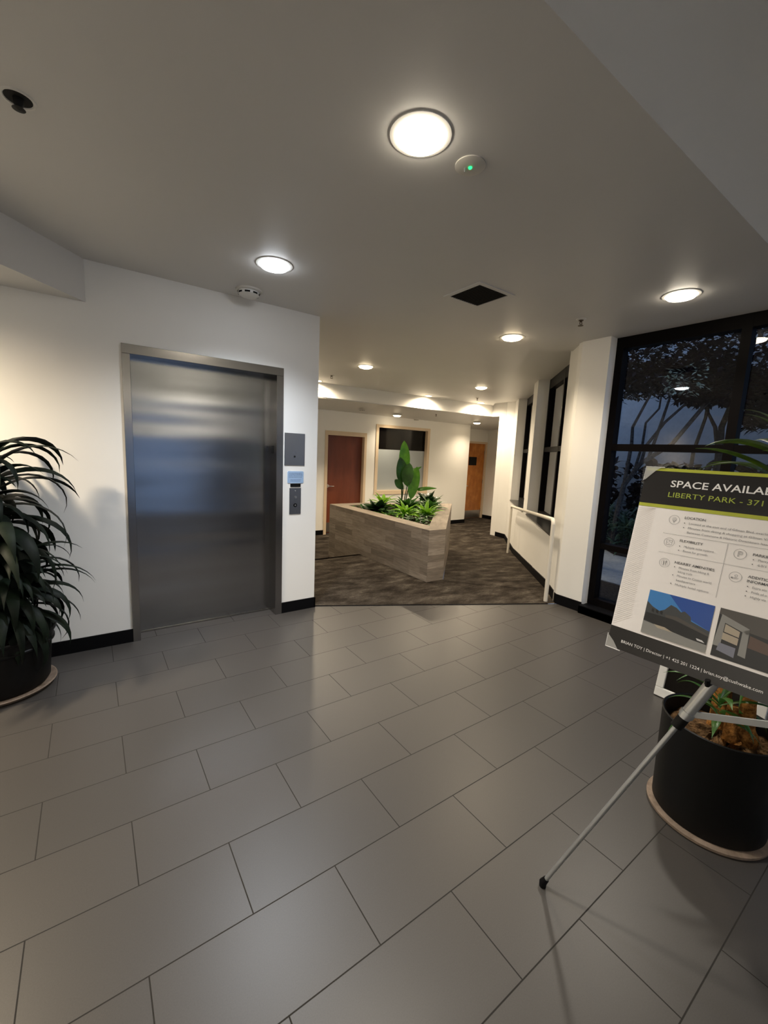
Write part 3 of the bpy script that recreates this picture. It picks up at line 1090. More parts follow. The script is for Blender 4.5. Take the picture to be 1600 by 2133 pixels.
def rosette(name, lab, loc, n, L_, W_, material, el=(0.5, 1.25), droop=(1.2, 2.0), stemh=0.06, seed=1, cat='plant', group=None, seg=8, peak=0.4, stemmat='cane'):
    rnd = random.Random(seed)
    r = thing(name, lab, cat, loc, group)
    c = Vector(loc)
    MB().tube([c + Vector((0, 0, -0.03)), c + Vector((0, 0, stemh))], [0.016, 0.012], 8).build('stem', stemmat, r, smooth=True)
    m_ = MB()
    for k in range(n):
        az = 2 * math.pi * (k * 0.382) + rnd.uniform(-.2, .2)
        f_ = k / n
        e = el[0] + (el[1] - el[0]) * f_ + rnd.uniform(-.1, .1)
        m_.leaf(c + Vector((0, 0, stemh * (0.5 + 0.5 * f_))), az, e, L_ * rnd.uniform(.75, 1.08) * (1 - .25 * f_), W_ * rnd.uniform(.85, 1.1), rnd.uniform(*droop) * (1 - .35 * f_), 0.3, seg, rnd.uniform(-.5, .5), 0, peak)
    m_.build('leaves', material, r, smooth=True, angle=70)
    return r

G1 = 'bright green strap leaved plants in the planter'
rosette('dracaena', 'bright lime green leafy plant at the planter left, before the office window', (4.02, 5.74, 0.56), 18, 0.36, 0.08, 'leaf_bright', stemh=0.13, seed=3, group=G1)
rosette('dracaena', 'bright lime green leafy plant in the middle front of the planter', (3.86, 4.90, 0.56), 20, 0.33, 0.075, 'leaf_bright', stemh=0.09, seed=5, group=G1)
rosette('dracaena', 'bright lime green leafy plant nearest the right rim of the planter', (4.13, 4.75, 0.56), 20, 0.33, 0.075, 'leaf_bright', stemh=0.10, seed=8, group=G1)
G2 = 'dark leaved plants in the planter'
rosette('philodendron', 'very dark broad leaved plant at the planter left end', (3.76, 5.50, 0.56), 32, 0.36, 0.13, 'leaf_deep', (0.1, 1.2), (0.8, 1.8), 0.06, 11, group=G2)
rosette('philodendron', 'black green broad leaved plant right of the paddle leaf stems', (4.90, 5.62, 0.56), 24, 0.40, 0.14, 'leaf_deep', (0.4, 1.3), (1.0, 2.0), 0.12, 12, group=G2)
rosette('philodendron', 'dark leaved plant behind the middle bright plant, under the tall stems', (4.30, 5.45, 0.56), 32, 0.42, 0.10, 'leaf_mid', (0.3, 1.2), (1.0, 1.9), 0.08, 13, group=G2)
rosette('philodendron', 'dark green arching plant at the far right rim of the planter', (4.72, 5.32, 0.56), 28, 0.40, 0.09, 'leaf_mid', (0.2, 1.1), (0.8, 1.6), 0.08, 14, group=G2)
# low creeping cover
gc = MB()
rnd = random.Random(21)
for k in range(520):
    while True:
        x, y = rnd.uniform(3.54, 5.2), rnd.uniform(3.95, 6.0)
        if y > x + 0.47 and y < 6.0 and (y < 5.3 or rnd.random() < .5):
            break
    z = 0.57 + rnd.uniform(0, 0.09)
    gc.leaf((x, y, z), rnd.uniform(0, 6.28), rnd.uniform(-.1, .9), rnd.uniform(.05, .11), rnd.uniform(.03, .05), rnd.uniform(.5, 1.6), .2, 3, 0, 0 if rnd.random() < .72 else (1 if rnd.random() < .6 else 2), .4)
o = gc.build('ground_cover', ['leaf_mid', 'leaf_deep', 'leaf_bright'], None, origin=(4.0, 4.8, 0.56), smooth=True)
tag(o, 'low creeping green leaves covering the soil of the planter', 'ground cover plants')
o['kind'] = 'stuff'

# ------------------------------------------------------------------ left potted dracaena
PX0, PY0 = -0.50, 3.27
pp = thing('potted_dracaena', 'tall dark drooping leaved plant in a black ribbed pot at the left', 'plant', (PX0, PY0, 0))
c = Vector((PX0, PY0, 0))
MB().lathe([(0.001, 0.022), (0.20, 0.022), (0.235, 0.028), (0.262, 0.034), (0.268, 0.030), (0.25, 0.010), (0.22, 0.0), (0.001, 0.0)], 48, c).build('saucer', 'terracotta_dust', pp, smooth=True)
MB().lathe([(0.001, 0.03), (0.222, 0.03), (0.235, 0.05), (0.252, 0.28), (0.258, 0.285), (0.268, 0.29), (0.268, 0.30), (0.262, 0.305), (0.266, 0.345), (0.277, 0.352), (0.280, 0.365), (0.274, 0.372), (0.262, 0.366), (0.25, 0.30), (0.001, 0.30)], 56, c).build('pot', 'black_plastic', pp, smooth=True)
MB().lathe([(0.001, 0.335), (0.12, 0.332), (0.255, 0.325)], 32, c).build('soil', 'soil', pp)
f = MB()
f.tube([c + Vector((-.03, .02, .30)), c + Vector((-.04, .01, .75)), c + Vector((-.03, 0, 1.22))], [.030, .027, .024], 12)
f.build('cane', 'cane', pp, smooth=True)
f = MB()
f.tube([c + Vector((.05, -.04, .30)), c + Vector((.055, -.03, .74))], [.024, .021], 12)
f.build('cane', 'cane', pp, smooth=True)
def headleaves(m_, top, n, L_, W_, rnd, el=(0.2, 1.2), lo=0.25, droopk=(1.9, 2.9), azr=None):
    for k in range(n):
        az = 2 * math.pi * k * 0.382 + rnd.uniform(-.15, .15)
        f_ = k / n
        e = el[0] + (el[1] - el[0]) * f_ + rnd.uniform(-.15, .15)
        b0 = Vector(top) + Vector((0, 0, -lo * (1 - f_)))
        m_.leaf(b0, az, e, L_ * rnd.uniform(.7, 1.05), W_ * rnd.uniform(.7, 1.15), rnd.uniform(*droopk), .35, 12, rnd.uniform(-.7, .7), 0, .38, 1.2)
def wallclip(m_):
    m_.v = [(x, min(y, EY - 0.012 - 0.004 * (z % .1) * 10), max(z, 0.06)) for x, y, z in m_.v]
rnd = random.Random(4)
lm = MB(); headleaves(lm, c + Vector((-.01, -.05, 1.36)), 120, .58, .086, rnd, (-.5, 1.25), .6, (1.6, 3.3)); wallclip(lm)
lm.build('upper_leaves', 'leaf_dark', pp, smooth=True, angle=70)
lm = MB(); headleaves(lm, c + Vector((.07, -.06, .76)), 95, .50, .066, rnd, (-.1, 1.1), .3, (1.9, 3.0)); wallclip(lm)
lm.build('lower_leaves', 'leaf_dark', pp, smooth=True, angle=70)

# ------------------------------------------------------------------ right potted palm-like plant
c = Vector((2.19, 0.505, 0))
rp_ = thing('potted_palm', 'large black cylinder pot with fibrous brown trunk behind the poster stand', 'plant', c)
MB().lathe([(0.001, 0.0), (0.214, 0.0), (0.224, 0.006), (0.226, 0.018), (0.214, 0.022), (0.001, 0.022)], 64, c).build('saucer', 'terracotta_dust', rp_, smooth=True)
MB().lathe([(0.001, 0.022), (0.200, 0.022), (0.205, 0.03), (0.211, 0.44), (0.2135, 0.452), (0.209, 0.456), (0.202, 0.450), (0.198, 0.36), (0.001, 0.36)], 72, c).build('pot', 'black_plastic', rp_, smooth=True)
f = MB()
ring_n = 40
prof = [(0.001, 0.40), (0.06, 0.40), (0.12, 0.392), (0.17, 0.385), (0.199, 0.378)]
f.lathe(prof, ring_n, c)
rnd = random.Random(31)
f.v = [(x, y, z + rnd.uniform(-.012, .012)) for x, y, z in f.v]
f.build('mulch', 'moss_fibre', rp_, smooth=False)
f = MB()
for ox, oy, h_, r0 in ((-0.05, -0.05, 0.56, .035), (0.04, -0.075, 0.75, .04), (0.05, 0.02, 1.50, .035)):
    f.tube([c + Vector((ox, oy, .38)), c + Vector((ox * 1.1, oy * 1.1, .42)), c + Vector((ox, oy, .6 * h_)), c + Vector((ox * .8, oy * .8, h_))], [r0 * 1.3, r0, r0 * .8, r0 * .55], 14)
f.build('trunk', 'coir_trunk', rp_, smooth=True)
rnd = random.Random(9)
lm = MB(); headleaves(lm, c + Vector((.12, -.12, 1.52)), 46, .50, .055, rnd, (-.1, 1.3), .22, (1.0, 1.8))
lm.build('upper_leaves', 'leaf_window', rp_, smooth=True, angle=70)
lm = MB(); headleaves(lm, c + Vector((-.05, .0, .58)), 16, .26, .03, rnd, (.1, 1.2), .1, (1.0, 2.2))
headleaves(lm, c + Vector((.04, -.07, .78)), 14, .30, .03, rnd, (.1, 1.2), .1, (1.0, 2.2))
lm.build('lower_leaves', 'leaf_mid', rp_, smooth=True, angle=70)

# white framed board standing behind the pot
fb = thing('framed_board', 'white framed dark board leaning behind the black cylinder pot', 'frame', (3.11, 0.8, 0))
f = MB()
ya, yb, hh, wd = 1.075, 0.52, 0.62, 0.075
lean = 0.22
def FB(y, s, d):      # s up along the board, d out towards the room
    return (3.08 + s * lean - d, y, s * 0.975 + d * lean)
for (y_a, y_b, s_a, s_b) in ((ya, yb, 0, wd * .8), (ya, yb, hh - wd, hh), (ya, ya - wd * .62, wd * .8, hh - wd), (yb + wd * .62, yb, wd * .8, hh - wd)):
    f.hexa([FB(y_a, s_a, 0), FB(y_b, s_a, 0), FB(y_b, s_b, 0), FB(y_a, s_b, 0), FB(y_a, s_a, .028), FB(y_b, s_a, .028), FB(y_b, s_b, .028), FB(y_a, s_b, .028)])
f.build('frame', 'white_plastic', fb, bevel=.004)
f = MB(); f.add([FB(ya - .03, .03, .012), FB(yb + .03, .03, .012), FB(yb + .03, hh - .03, .012), FB(ya - .03, hh - .03, .012)], [(0, 1, 2, 3)])
f.build('dark_panel', 'dark_glass', fb)

# ------------------------------------------------------------------ poster board
H_ = 0.61
TL = Vector((1.529, 0.649, 1.528))
E1 = Vector((0.06410, -0.99791, -0.00774)).normalized()
E2 = Vector((0.22354, 0.00680, 0.97467)).normalized()
NB = E1.cross(E2)
if NB.x > 0:
    NB = -NB
def BP(u, v, d=0.0):
    return TL + E1 * (u * H_) - E2 * (v * H_) + NB * d
BW = 1.5
pb = thing('poster_board', 'large white and black property poster with green stripes on the tripod stand', 'poster', BP(0.75, 1.0))
def bquad(mb, u0, u1, v0, v1, d, mt=0):
    mb.add([BP(u0, v1, d), BP(u1, v1, d), BP(u1, v0, d), BP(u0, v0, d)], [(0, 1, 2, 3)], mt)
f = MB()
f.hexa([BP(0, 1, -.005), BP(BW, 1, -.005), BP(BW, 0, -.005), BP(0, 0, -.005), BP(0, 1, 0), BP(BW, 1, 0), BP(BW, 0, 0), BP(0, 0, 0)])
f.build('panel', 'poster_white', pb)
f = MB(); bquad(f, 0, BW, 0.0, 0.20, .0004); f.build('header_band', 'print_black', pb)
f = MB(); bquad(f, 0, BW, 0.0, 0.016, .0007); bquad(f, 0, BW, 0.195, 0.213, .0007); f.build('green_stripe', 'print_lime', pb)
f = MB(); bquad(f, 0, BW, 0.885, 1.0, .0004); f.build('footer_band', 'print_black', pb)
f = MB()
for k in range(56):
    v = 0.225 + k * 0.0118
    w_ = 0.085
    f.add([BP(0.004, v + .0022, .0004), BP(0.004, v, .0004), BP(w_, max(v - .062, .216), .0004), BP(w_, max(v - .0598, .2182), .0004)], [(0, 1, 2, 3)])
f.build('hatched_edge', 'ink_hatch', pb)

def text_mesh(items, name, material, parent, d=.0009):
    """items: (string, u, v_baseline, cap_height, width or None, bold)"""
    mb = MB()
    for s_, u, v, cap, width, bold in items:
        cu = bpy.data.curves.new('tmp', 'FONT')
        cu.body = s_
        cu.size = 1.0
        cu.resolution_u = 3
        if bold:
            cu.offset = bold
        ob = link(bpy.data.objects.new('tmp', cu))
        deps = bpy.context.evaluated_depsgraph_get()
        me = bpy.data.meshes.new_from_object(ob.evaluated_get(deps))
        xs = [w.co.x for w in me.vertices]
        x0, x1 = min(xs), max(xs)
        ky = cap / 0.73
        kx = (width / (x1 - x0)) if width else ky
        mb.add([BP(u + (w.co.x - x0) * kx, v - w.co.y * ky, d) for w in me.vertices], [tuple(p.vertices) for p in me.polygons])
        bpy.data.objects.remove(ob)
        bpy.data.meshes.remove(me)
        bpy.data.curves.remove(cu)
    return mb.build(name, material, parent)

text_mesh([('SPACE AVAILABLE', 0.128, 0.097, 0.036, 0.46, .012)], 'title_text', 'ink_white', pb)
text_mesh([('LIBERTY PARK - 371', 0.127, 0.151, 0.027, 0.378, 0)], 'subtitle_text', 'ink_lime', pb)
hd = [('LOCATION', .222, .254, .0125, .087, .008), ('FLEXIBILITY', .223, .373, .0125, .097, .008), ('NEARBY AMENITIES', .223, .486, .0125, .163, .008),
      ('PARKING', .510, .381, .0125, .075, .008), ('ADDITIONAL', .510, .483, .0125, .108, .008), ('INFORMATION', .510, .503, .0125, .115, .008)]
for it in hd:
    text_mesh([it], 'heading_text', 'ink_dark', pb)
bd = [('Located at the east end of Gilman Blvd. overlooking', .245, .280, .0105, .335), ('Minutes from dining & shopping at Gilman Village,', .245, .303, .0105, .335),
      ('Between Commons & Historic Downtown Issaquah', .245, .326, .0105, .335),
      ('Multiple suite options', .246, .399, .0105, .122), ('Room for growth', .246, .421, .0105, .10),
      ('Minutes from hiking &', .245, .508, .0105, .125), ('biking trails', .245, .528, .0105, .06), ('Minutes to Costco world', .245, .549, .0105, .14),
      ('headquarters', .245, .571, .0105, .08), ('Multiple hotel options', .245, .594, .0105, .138),
      ('Plenty', .532, .402, .0105, .035), ('4.0/1', .532, .424, .0105, .03),
      ('Extra sto', .533, .527, .0105, .05), ('Pride of o', .533, .549, .0105, .053), ('Highly vis', .533, .571, .0105, .053)]
for a, u, v, c2, w2 in bd:
    text_mesh([(a, u, v, c2, w2, 0)], 'body_text', 'ink_grey', pb)
text_mesh([('BRIAN TOY | Director | +1 425 201 1224 | brian.toy@cushwake.com', .066, .960, .0155, .577, .004)], 'footer_text', 'ink_white', pb)
# bullets, rules, icons
def bdisc(mb, u, v, r, d=.0009, n=12, r2=None):
    if r2 is None:
        mb.add([BP(u + r * math.cos(2 * math.pi * k / n), v + r * math.sin(2 * math.pi * k / n), d) for k in range(n)], [tuple(range(n))])
    else:
        vs = []
        for k in range(n):
            ca_, sa_ = math.cos(2 * math.pi * k / n), math.sin(2 * math.pi * k / n)
            vs += [BP(u + r * ca_, v + r * sa_, d), BP(u + r2 * ca_, v + r2 * sa_, d)]
        mb.add(vs, [(2 * k, 2 * k + 1, (2 * k + 3) % (2 * n), (2 * k + 2) % (2 * n)) for k in range(n)])
for u, v in ((.226, .276), (.226, .299), (.227, .395), (.227, .417), (.226, .503), (.226, .545), (.226, .589), (.515, .398), (.515, .419), (.516, .522), (.516, .544), (.516, .566)):
    f = MB(); bdisc(f, u, v, .0022); f.build('bullet', 'ink_dark', pb)
f = MB()
bquad(f, .143, .72, .3405, .3417, .0009)
bquad(f, .143, .72, .4405, .4417, .0009)
bquad(f, .4135, .4147, .345, .606, .0009)
f.build('divider_lines', 'ink_grey', pb)
def icon(u, v, kind):
    f = MB()
    bdisc(f, u, v, .0235, n=36, r2=.0222)
    if kind == 'pin':
        bdisc(f, u, v - .003, .009, n=20, r2=.0078)
        bdisc(f, u, v - .003, .004, n=14, r2=.003)
        f.add([BP(u - .008, v + .001, .0009), BP(u - .0065, v, .0009), BP(u + .0005, v + .0125, .0009), BP(u, v + .015, .0009)], [(0, 1, 2, 3)])
        f.add([BP(u + .008, v + .001, .0009), BP(u + .0065, v, .0009), BP(u - .0005, v + .0125, .0009), BP(u, v + .015, .0009)], [(0, 1, 2, 3)])
    elif kind == 'plan':
        for (a_, b2_, c_, d_) in ((-.013, .013, -.012, -.0108), (-.013, .013, .0108, .012), (-.013, -.0118, -.012, .012), (.0118, .013, -.012, .012), (-.0006, .0006, -.012, -.001), (-.0006, .0006, .004, .012), (-.013, -.004, .001, .0022), (.003, .013, -.002, -.0008)):
            bquad(f, u + a_, u + b2_, v + c_, v + d_, .0009)
    elif kind == 'fork':
        bdisc(f, u, v, .0155, n=30, r2=.0147)
        bquad(f, u - .0052, u - .0032, v - .011, v + .011, .0009)
        bquad(f, u + .0035, u + .0055, v - .011, v + .011, .0009)
        bquad(f, u - .0075, u - .0010, v - .004, v - .0025, .0009)
        bquad(f, u + .0055, u + .0075, v - .011, v - .001, .0009)
    elif kind == 'parking':
        bquad(f, u - .008, u - .0068, v - .013, v + .013, .0009)
        bquad(f, u - .0035, u - .0023, v + .003, v + .013, .0009)
        bquad(f, u - .008, u - .0023, v + .0118, v + .013, .0009)
        bquad(f, u - .008, u + .004, v - .013, v - .0118, .0009)
        bdisc(f, u + .002, v - .005, .008, n=24, r2=.0068)
        bdisc(f, u + .002, v - .005, .0042, n=20, r2=.0033)
    else:
        bdisc(f, u + .002, v - .006, .0058, n=20, r2=.0046)
        bquad(f, u - .015, u - .009, v + .002, v + .009, .0009)
        bquad(f, u - .008, u + .012, v + .003, v + .0042, .0009)
        bquad(f, u - .008, u + .010, v + .0085, v + .0097, .0009)
        bquad(f, u - .004, u + .007, v + .0055, v + .0067, .0009)
    f.build('icon', 'ink_grey', pb)
icon(.179, .266, 'pin'); icon(.179, .385, 'plan'); icon(.179, .493, 'fork'); icon(.465, .383, 'parking'); icon(.467, .491, 'hand')

def bpoly(mb, pts, d, mt):
    mb.add([BP(u, v, d) for u, v in pts], [tuple(range(len(pts)))], mt)
u0, u1, v0, v1 = .144, .420, .645, .871
def q1(x, y):
    return (u0 + (u1 - u0) * x, v0 + (v1 - v0) * y)
f = MB()
bpoly(f, [q1(0, 0), q1(1, 0), q1(1, .62), q1(0, .62)], .0009, 0)
bpoly(f, [q1(.32, 0), q1(1, 0), q1(1, .55), q1(.62, .38)], .0011, 1)
bpoly(f, [q1(0, .27), q1(.10, .36), q1(.22, .42), q1(.30, .36), q1(.38, .22), q1(.47, .25), q1(.55, .32), q1(.60, .28), q1(.70, .36), q1(.72, .45), q1(1, .55), q1(1, .9), q1(0, .75)], .0013, 2)
bpoly(f, [q1(.02, .52), q1(.45, .52), q1(1, .66), q1(1, .88), q1(.0, .70)], .0015, 3)
bpoly(f, [q1(0, .72), q1(.3, .76), q1(.7, .82), q1(1, .84), q1(1, 1), q1(0, 1)], .0017, 4)
bpoly(f, [q1(.18, .74), q1(.36, .74), q1(.5, .80), q1(.25, .80)], .0019, 5)
bpoly(f, [q1(.32, .46), q1(.52, .44), q1(1, .62), q1(1, .66), q1(.5, .52), q1(.34, .52)], .0019, 7)
for x in (.1, .17, .24):
    bpoly(f, [q1(x, .40), q1(x + .04, .42), q1(x + .04, .49), q1(x, .47)], .0019, 3)
bpoly(f, [q1(.84, .76), q1(.93, .77), q1(.97, .81), q1(.86, .80)], .0021, 6)
f.build('building_photo', ['print_sky', 'print_deepsky', 'print_roof', 'print_dark', 'print_road', 'print_tan', 'print_white', 'print_charcoal'], pb)
u0, u1 = .441, .717
f = MB()
bpoly(f, [q1(0, 0), q1(1, 0), q1(1, 1), q1(0, 1)], .0009, 0)
bpoly(f, [q1(0, 0), q1(1, 0), q1(1, .42), q1(.36, .34), q1(0, .12)], .0011, 1)
bpoly(f, [q1(.04, .12), q1(.42, .28), q1(.42, .40), q1(.10, .28), q1(.10, .78), q1(.0, .78)], .0013, 2)
bpoly(f, [q1(.42, .28), q1(.44, .86), q1(.34, .84), q1(.34, .36)], .0013, 2)
bpoly(f, [q1(.11, .30), q1(.31, .38), q1(.31, .50), q1(.11, .46)], .0015, 3)
bpoly(f, [q1(.10, .48), q1(.31, .52), q1(.31, .66), q1(.10, .62)], .0015, 4)
bpoly(f, [q1(.08, .70), q1(.30, .72), q1(.30, .92), q1(.06, .86)], .0015, 5)
bpoly(f, [q1(.44, .40), q1(.9, .52), q1(.9, .70), q1(.44, .64)], .0013, 6)
bpoly(f, [q1(.78, .46), q1(.84, .46), q1(.84, .72), q1(.78, .70)], .0015, 7)
bpoly(f, [q1(.90, .46), q1(.95, .46), q1(.95, .76), q1(.90, .74)], .0015, 7)
f.build('lobby_photo', ['print_dark', 'print_charcoal', 'print_road', 'print_tan', 'print_tan', 'print_bluegrey', 'print_brown', 'print_white'], pb)
f = MB()
bpoly(f, [(-.004, -.004), (.072, -.004), (.045, .018), (.004, .068), (-.004, .070)], .003, 0)
f.build('corner_cap', 'clear_cap', pb)
f = MB()
bpoly(f, [(-.004, .935), (.03, .965), (.06, 1.004), (-.004, 1.004)], .003, 0)
f.build('corner_cap', 'clear_cap', pb)
f = MB()
f.tube([BP(-.004, .932, .003), BP(-.004, 1.004, .003), BP(.07, 1.004, .003)], .0013, 6)
f.build('cap_edge', 'ink_white', pb)
f = MB()
f.tube([BP(-.004, .072, .003), BP(-.004, -.003, .003), BP(.085, -.003, .003)], .0010, 6)
f.build('cap_edge', 'ink_white', pb)

# ------------------------------------------------------------------ tripod easel
es = thing('easel', 'silver aluminium tripod display easel holding the poster', 'easel', (1.45, 0.19, 0))
foot = Vector((1.285, 0.713, 0.012))
col = Vector((1.442, 0.419, 0.783))
apex = Vector((1.566, 0.190, 1.40))
def mir(p):
    return Vector((p.x, 0.38 - p.y, p.z))
peg = foot.lerp(apex, 0.655)
for fn in (lambda p: p, mir):
    lg = MB()
    lg.tube([fn(foot), fn(col)], .0075, 12)
    l1 = lg.build('leg', 'aluminium', es, smooth=True)
    m_ = MB(); m_.tube([fn(col), fn(apex)], .0165, 16); m_.build('upper_tube', 'aluminium', l1, smooth=True)
    m_ = MB(); m_.tube([fn(foot + Vector((0, 0, -.012))), fn(foot + Vector((0, 0, .004))), fn(foot.lerp(col, .03))], [.012, .013, .010], 12); m_.build('rubber_foot', 'black_rubber', l1, smooth=True)
    m_ = MB(); m_.tube([fn(foot.lerp(col, .955)), fn(col + (apex - col) * .01)], .016, 14); m_.build('collar', 'black_plastic', l1, smooth=True)
    m_ = MB(); m_.tube([fn(col + (apex - col) * .012), fn(col + (apex - col) * .035)], .0195, 14); m_.build('clamp_ring', 'aluminium', l1, smooth=True)
    q = col + (apex - col) * .225
    m_ = MB(); m_.tube([fn(q + Vector((.03, 0, 0))), fn(q + Vector((-.06, 0.0, .006)))], .008, 12)
    m_.tube([fn(q + Vector((-.06, 0, .0))), fn(q + Vector((-.066, 0.0, .02)))], .006, 8); m_.build('support_peg', 'black_plastic', l1, smooth=True)
hub = Vector((1.475, 0.19, 0.875))
for fn in (lambda p: p, mir):
    a_, b2_ = fn(col + (apex - col) * .025), hub
    d_ = (b2_ - a_).normalized()
    up = Vector((0, 0, 1)); sd_ = d_.cross(up).normalized(); up2 = sd_.cross(d_)
    m_ = MB()
    P_ = []
    for p in (a_, b2_):
        for s1, s2 in ((-1, -1), (1, -1), (1, 1), (-1, 1)):
            P_.append(p + sd_ * .003 * s1 + up2 * .009 * s2)
    m_.hexa(P_)
    m_.build('brace', 'aluminium', es)
rear = Vector((1.98, 0.14, 0.012))
m_ = MB(); m_.tube([rear, rear.lerp(apex, .55)], .0075, 12); l1 = m_.build('leg', 'aluminium', es, smooth=True)
m_ = MB(); m_.tube([rear.lerp(apex, .55), apex], .0165, 16); m_.build('upper_tube', 'aluminium', l1, smooth=True)
m_ = MB(); m_.tube([rear + Vector((0, 0, -.012)), rear + Vector((0, 0, .01))], .012, 12); m_.build('rubber_foot', 'black_rubber', l1, smooth=True)
m_ = MB(); m_.tube([apex + Vector((0, 0, -.03)), apex + Vector((0, 0, .03))], .03, 16); m_.build('top_cap', 'black_plastic', es, smooth=True)

# ------------------------------------------------------------------ outdoors
GZ = -0.10
b_ = MB()
b_.add([(4.3, -8, GZ), (24, -8, GZ), (24, 16, GZ), (9.8, 16, GZ), (9.8, 6.0, GZ), (*D(5.1, .2), GZ), (*D(0.2, .2), GZ), (4.3, 2.2, GZ)], [(0, 1, 2, 3, 4, 5, 6, 7)])
b_.build('ground', 'mulch', kind='structure')
b_ = MB()
b_.prism([(5.75, -8), (7.5, -8), (7.62, 3.6), (9.5, 5.6), (8.3, 5.6), (5.8, 2.95)], GZ - .05, GZ + 0.012)
b_.build('path', 'path_concrete', kind='structure')
b_ = MB()
b_.prism([(12.0, -8), (12.3, -8), (12.3, 15), (12.0, 15)], GZ, 5.4)
o = b_.build('garden_wall', 'stucco', None, origin=(12.1, 4, GZ))
tag(o, 'blue grey stucco building wall seen beyond the courtyard trees', 'building')
def tree(label, branches, rads, canopy, n, seed, barkm='bark', leafm='leaf_maroon', pale=None):
    base = branches[0][0]
    r = thing('courtyard_tree', label, 'tree', (base[0], base[1], GZ), 'courtyard trees outside the window')
    m_ = MB()
    for br_, rd in zip(branches, rads):
        k = len(br_)
        m_.tube(br_, [rd * (1 - 0.62 * i / (k - 1)) for i in range(k)], 8)
    m_.build('branches', barkm, r, smooth=True)
    rnd = random.Random(seed)
    m_ = MB()
    for k in range(n):
        x0_, x1_, y0_, y1_, z0_, z1_ = canopy[rnd.randrange(len(canopy))]
        p = (rnd.uniform(x0_, x1_), rnd.uniform(y0_, y1_), rnd.uniform(z0_, z1_))
        m_.leaf(p, rnd.uniform(0, 6.28), rnd.uniform(-.7, .7), rnd.uniform(.09, .17), rnd.uniform(.05, .08), rnd.uniform(0, .8), .1, 2, 0, 0, .4)
    m_.build('leaves', leafm, r)
    if pale:
        m_ = MB()
        for k in range(pale[6]):
            p = (rnd.uniform(pale[0], pale[1]), rnd.uniform(pale[2], pale[3]), rnd.uniform(pale[4], pale[5]))
            m_.leaf(p, rnd.uniform(0, 6.28), rnd.uniform(-.7, .7), rnd.uniform(.05, .1), rnd.uniform(.03, .05), .4, .1, 2, 0, 0, .4)
        o_ = m_.build('pale_leaves', 'leaf_pale', r)
        o_['label'] = 'cluster of pale green leaves'
    return r
A = [(8.0, 3.83, GZ), (8.0, 3.824, 0.513), (8.0, 3.753, 1.148), (8.0, 3.514, 1.552), (8.0, 3.066, 1.892), (8.0, 2.622, 2.6), (8.0, 2.295, 3.061), (8.1, 2.1, 3.6)]
B_ = [(8.0, 3.753, 1.148), (8.05, 3.732, 1.886), (8.0, 3.727, 2.184), (8.0, 3.561, 2.592), (8.0, 3.399, 2.939), (8.0, 3.295, 3.3)]
C_ = [(8.0, 3.60, 1.45), (8.1, 3.57, 1.887), (8.1, 3.561, 2.263), (8.1, 3.375, 2.499), (8.1, 3.369, 2.698), (8.1, 3.557, 2.876), (8.1, 3.557, 3.1)]
D_ = [(8.0, 3.40, 1.65), (8.0, 3.27, 2.253), (8.0, 3.195, 2.645), (8.0, 3.239, 2.883), (8.0, 3.31, 3.3)]
E_ = [(8.0, 3.514, 1.552), (8.0, 3.471, 1.847), (8.0, 3.219, 2.251), (8.0, 2.94, 2.549), (8.0, 2.839, 2.804), (8.0, 2.71, 3.3)]
tree('leaning multi stemmed tree with maroon leaves at the left of the tall window', [A, B_, C_, D_, E_], [.055, .035, .025, .03, .032],
     [(7.0, 8.9, 1.6, 5.2, 3.05, 4.6), (7.0, 8.9, 1.6, 5.2, 3.6, 6.4), (7.0, 9.0, 2.2, 4.4, 2.8, 3.2), (7.5, 8.6, 2.2, 3.0, 2.55, 3.0)], 15000, 41, 'pale_bark', pale=(6.85, 7.0, 2.35, 2.85, 2.5, 2.95, 110))
F_ = [(8.4, 3.0, GZ), (8.4, 2.9, .9), (8.4, 2.88, 1.792), (8.4, 2.78, 2.346), (8.4, 2.776, 2.732), (8.4, 2.691, 3.3)]
G_ = [(8.4, 2.55, GZ), (8.4, 2.50, .9), (8.4, 2.546, 1.799), (8.4, 2.628, 2.186), (8.4, 2.756, 2.422), (8.4, 2.849, 3.0)]
HH = [(8.4, 2.52, 1.0), (8.4, 2.519, 1.838), (8.4, 2.544, 2.184), (8.4, 2.476, 2.483), (8.4, 2.282, 2.834), (8.4, 2.1, 3.3)]
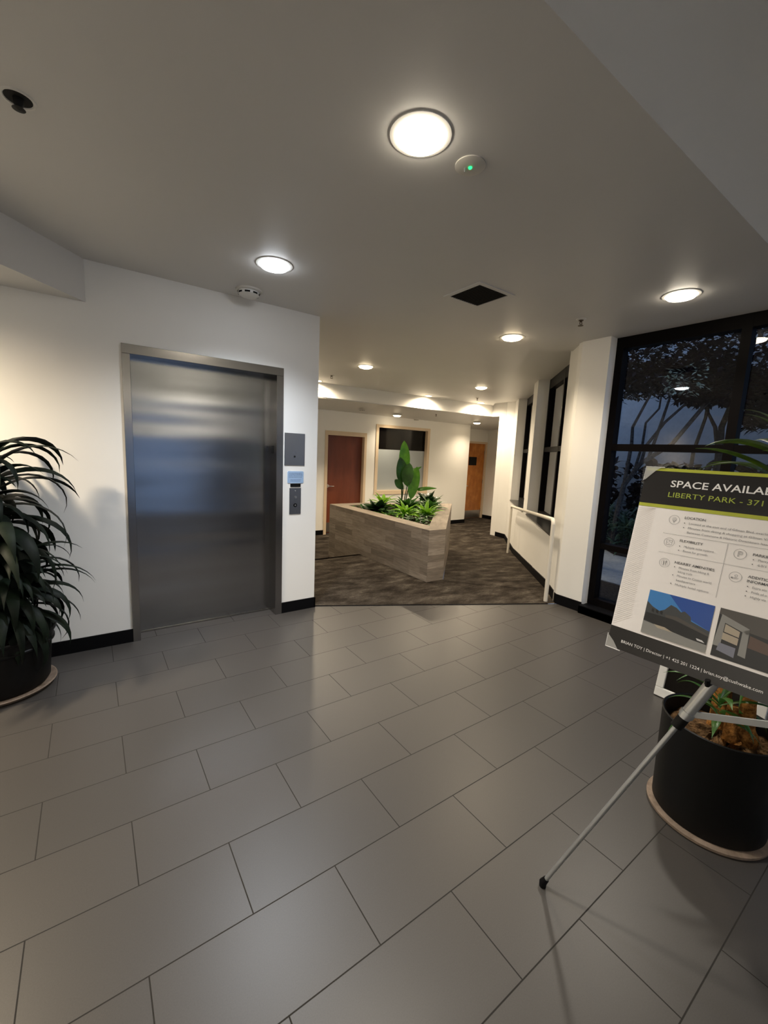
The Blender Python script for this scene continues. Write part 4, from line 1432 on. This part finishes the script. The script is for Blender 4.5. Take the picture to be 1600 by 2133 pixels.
tree('dark upright tree in the middle of the tall window, behind the mullion', [F_, G_, HH], [.04, .045, .06],
     [(9.1, 10.6, -.5, 5.6, 2.9, 5.2), (9.1, 10.6, -.5, 5.6, 3.8, 7), (8.2, 9.4, 1.4, 2.4, 2.2, 3.0)], 13000, 42)
tree('dark maroon tree at the right of the tall window, above the poster', [[(8.8, .9, GZ), (8.7, .9, 1.5), (8.6, .6, 2.4), (8.6, .3, 3.4)], [(8.7, .9, 1.5), (8.7, 1.3, 2.2), (8.6, 1.6, 3.0)]], [.07, .05],
     [(7.0, 9.0, -2.5, 1.5, 2.3, 4.6), (7.0, 9.0, -2.5, 1.5, 3, 6.5)], 5000, 43)

def shrub(label, loc, n, L_, W_, seed, material='leaf_fern', h=.3, spread=.25, el=(.1, 1.3)):
    r = thing('shrub', label, 'shrub', (loc[0], loc[1], GZ), 'courtyard shrubs outside the window')
    rnd = random.Random(seed)
    m_ = MB(); m_.tube([(loc[0], loc[1], GZ - .02), (loc[0], loc[1], GZ + h * .7)], [.02, .01], 6); m_.build('stem', 'bark', r)
    m_ = MB()
    for k in range(n):
        a_ = rnd.uniform(0, 6.28); q = rnd.uniform(0, spread)
        m_.leaf((loc[0] + q * math.cos(a_), loc[1] + q * math.sin(a_), GZ + rnd.uniform(.03, h)), rnd.uniform(0, 6.28), rnd.uniform(*el), L_ * rnd.uniform(.6, 1.1), W_, rnd.uniform(.8, 2.0), .2, 5, 0, 0, .35)
    m_.build('leaves', material, r)
    return r
shrub('blue green fern at the foot of the leaning tree', (7.95, 3.55, 0), 90, .5, .06, 51, h=.55, spread=.3)
shrub('large blue green fern behind the leaning tree', (8.9, 4.1, 0), 90, .55, .06, 52, h=.6, spread=.5)
shrub('small leafy bush on the pale path near the window bottom', (5.75, 2.25, 0), 150, .09, .045, 53, 'leaf_deep', .45, .22)
shrub('dark bush at the courtyard wall behind the trees', (10.9, 4.2, 0), 900, .34, .16, 54, 'leaf_maroon', 1.6, .8)
shrub('dark bush right of the trees near the courtyard wall', (10.9, 2.3, 0), 900, .34, .16, 55, 'leaf_maroon', 1.6, .8)
shrub('dark bush at the left end of the courtyard wall, beyond the fern', (10.9, 6.1, 0), 900, .34, .16, 57, 'leaf_maroon', 1.6, .8)
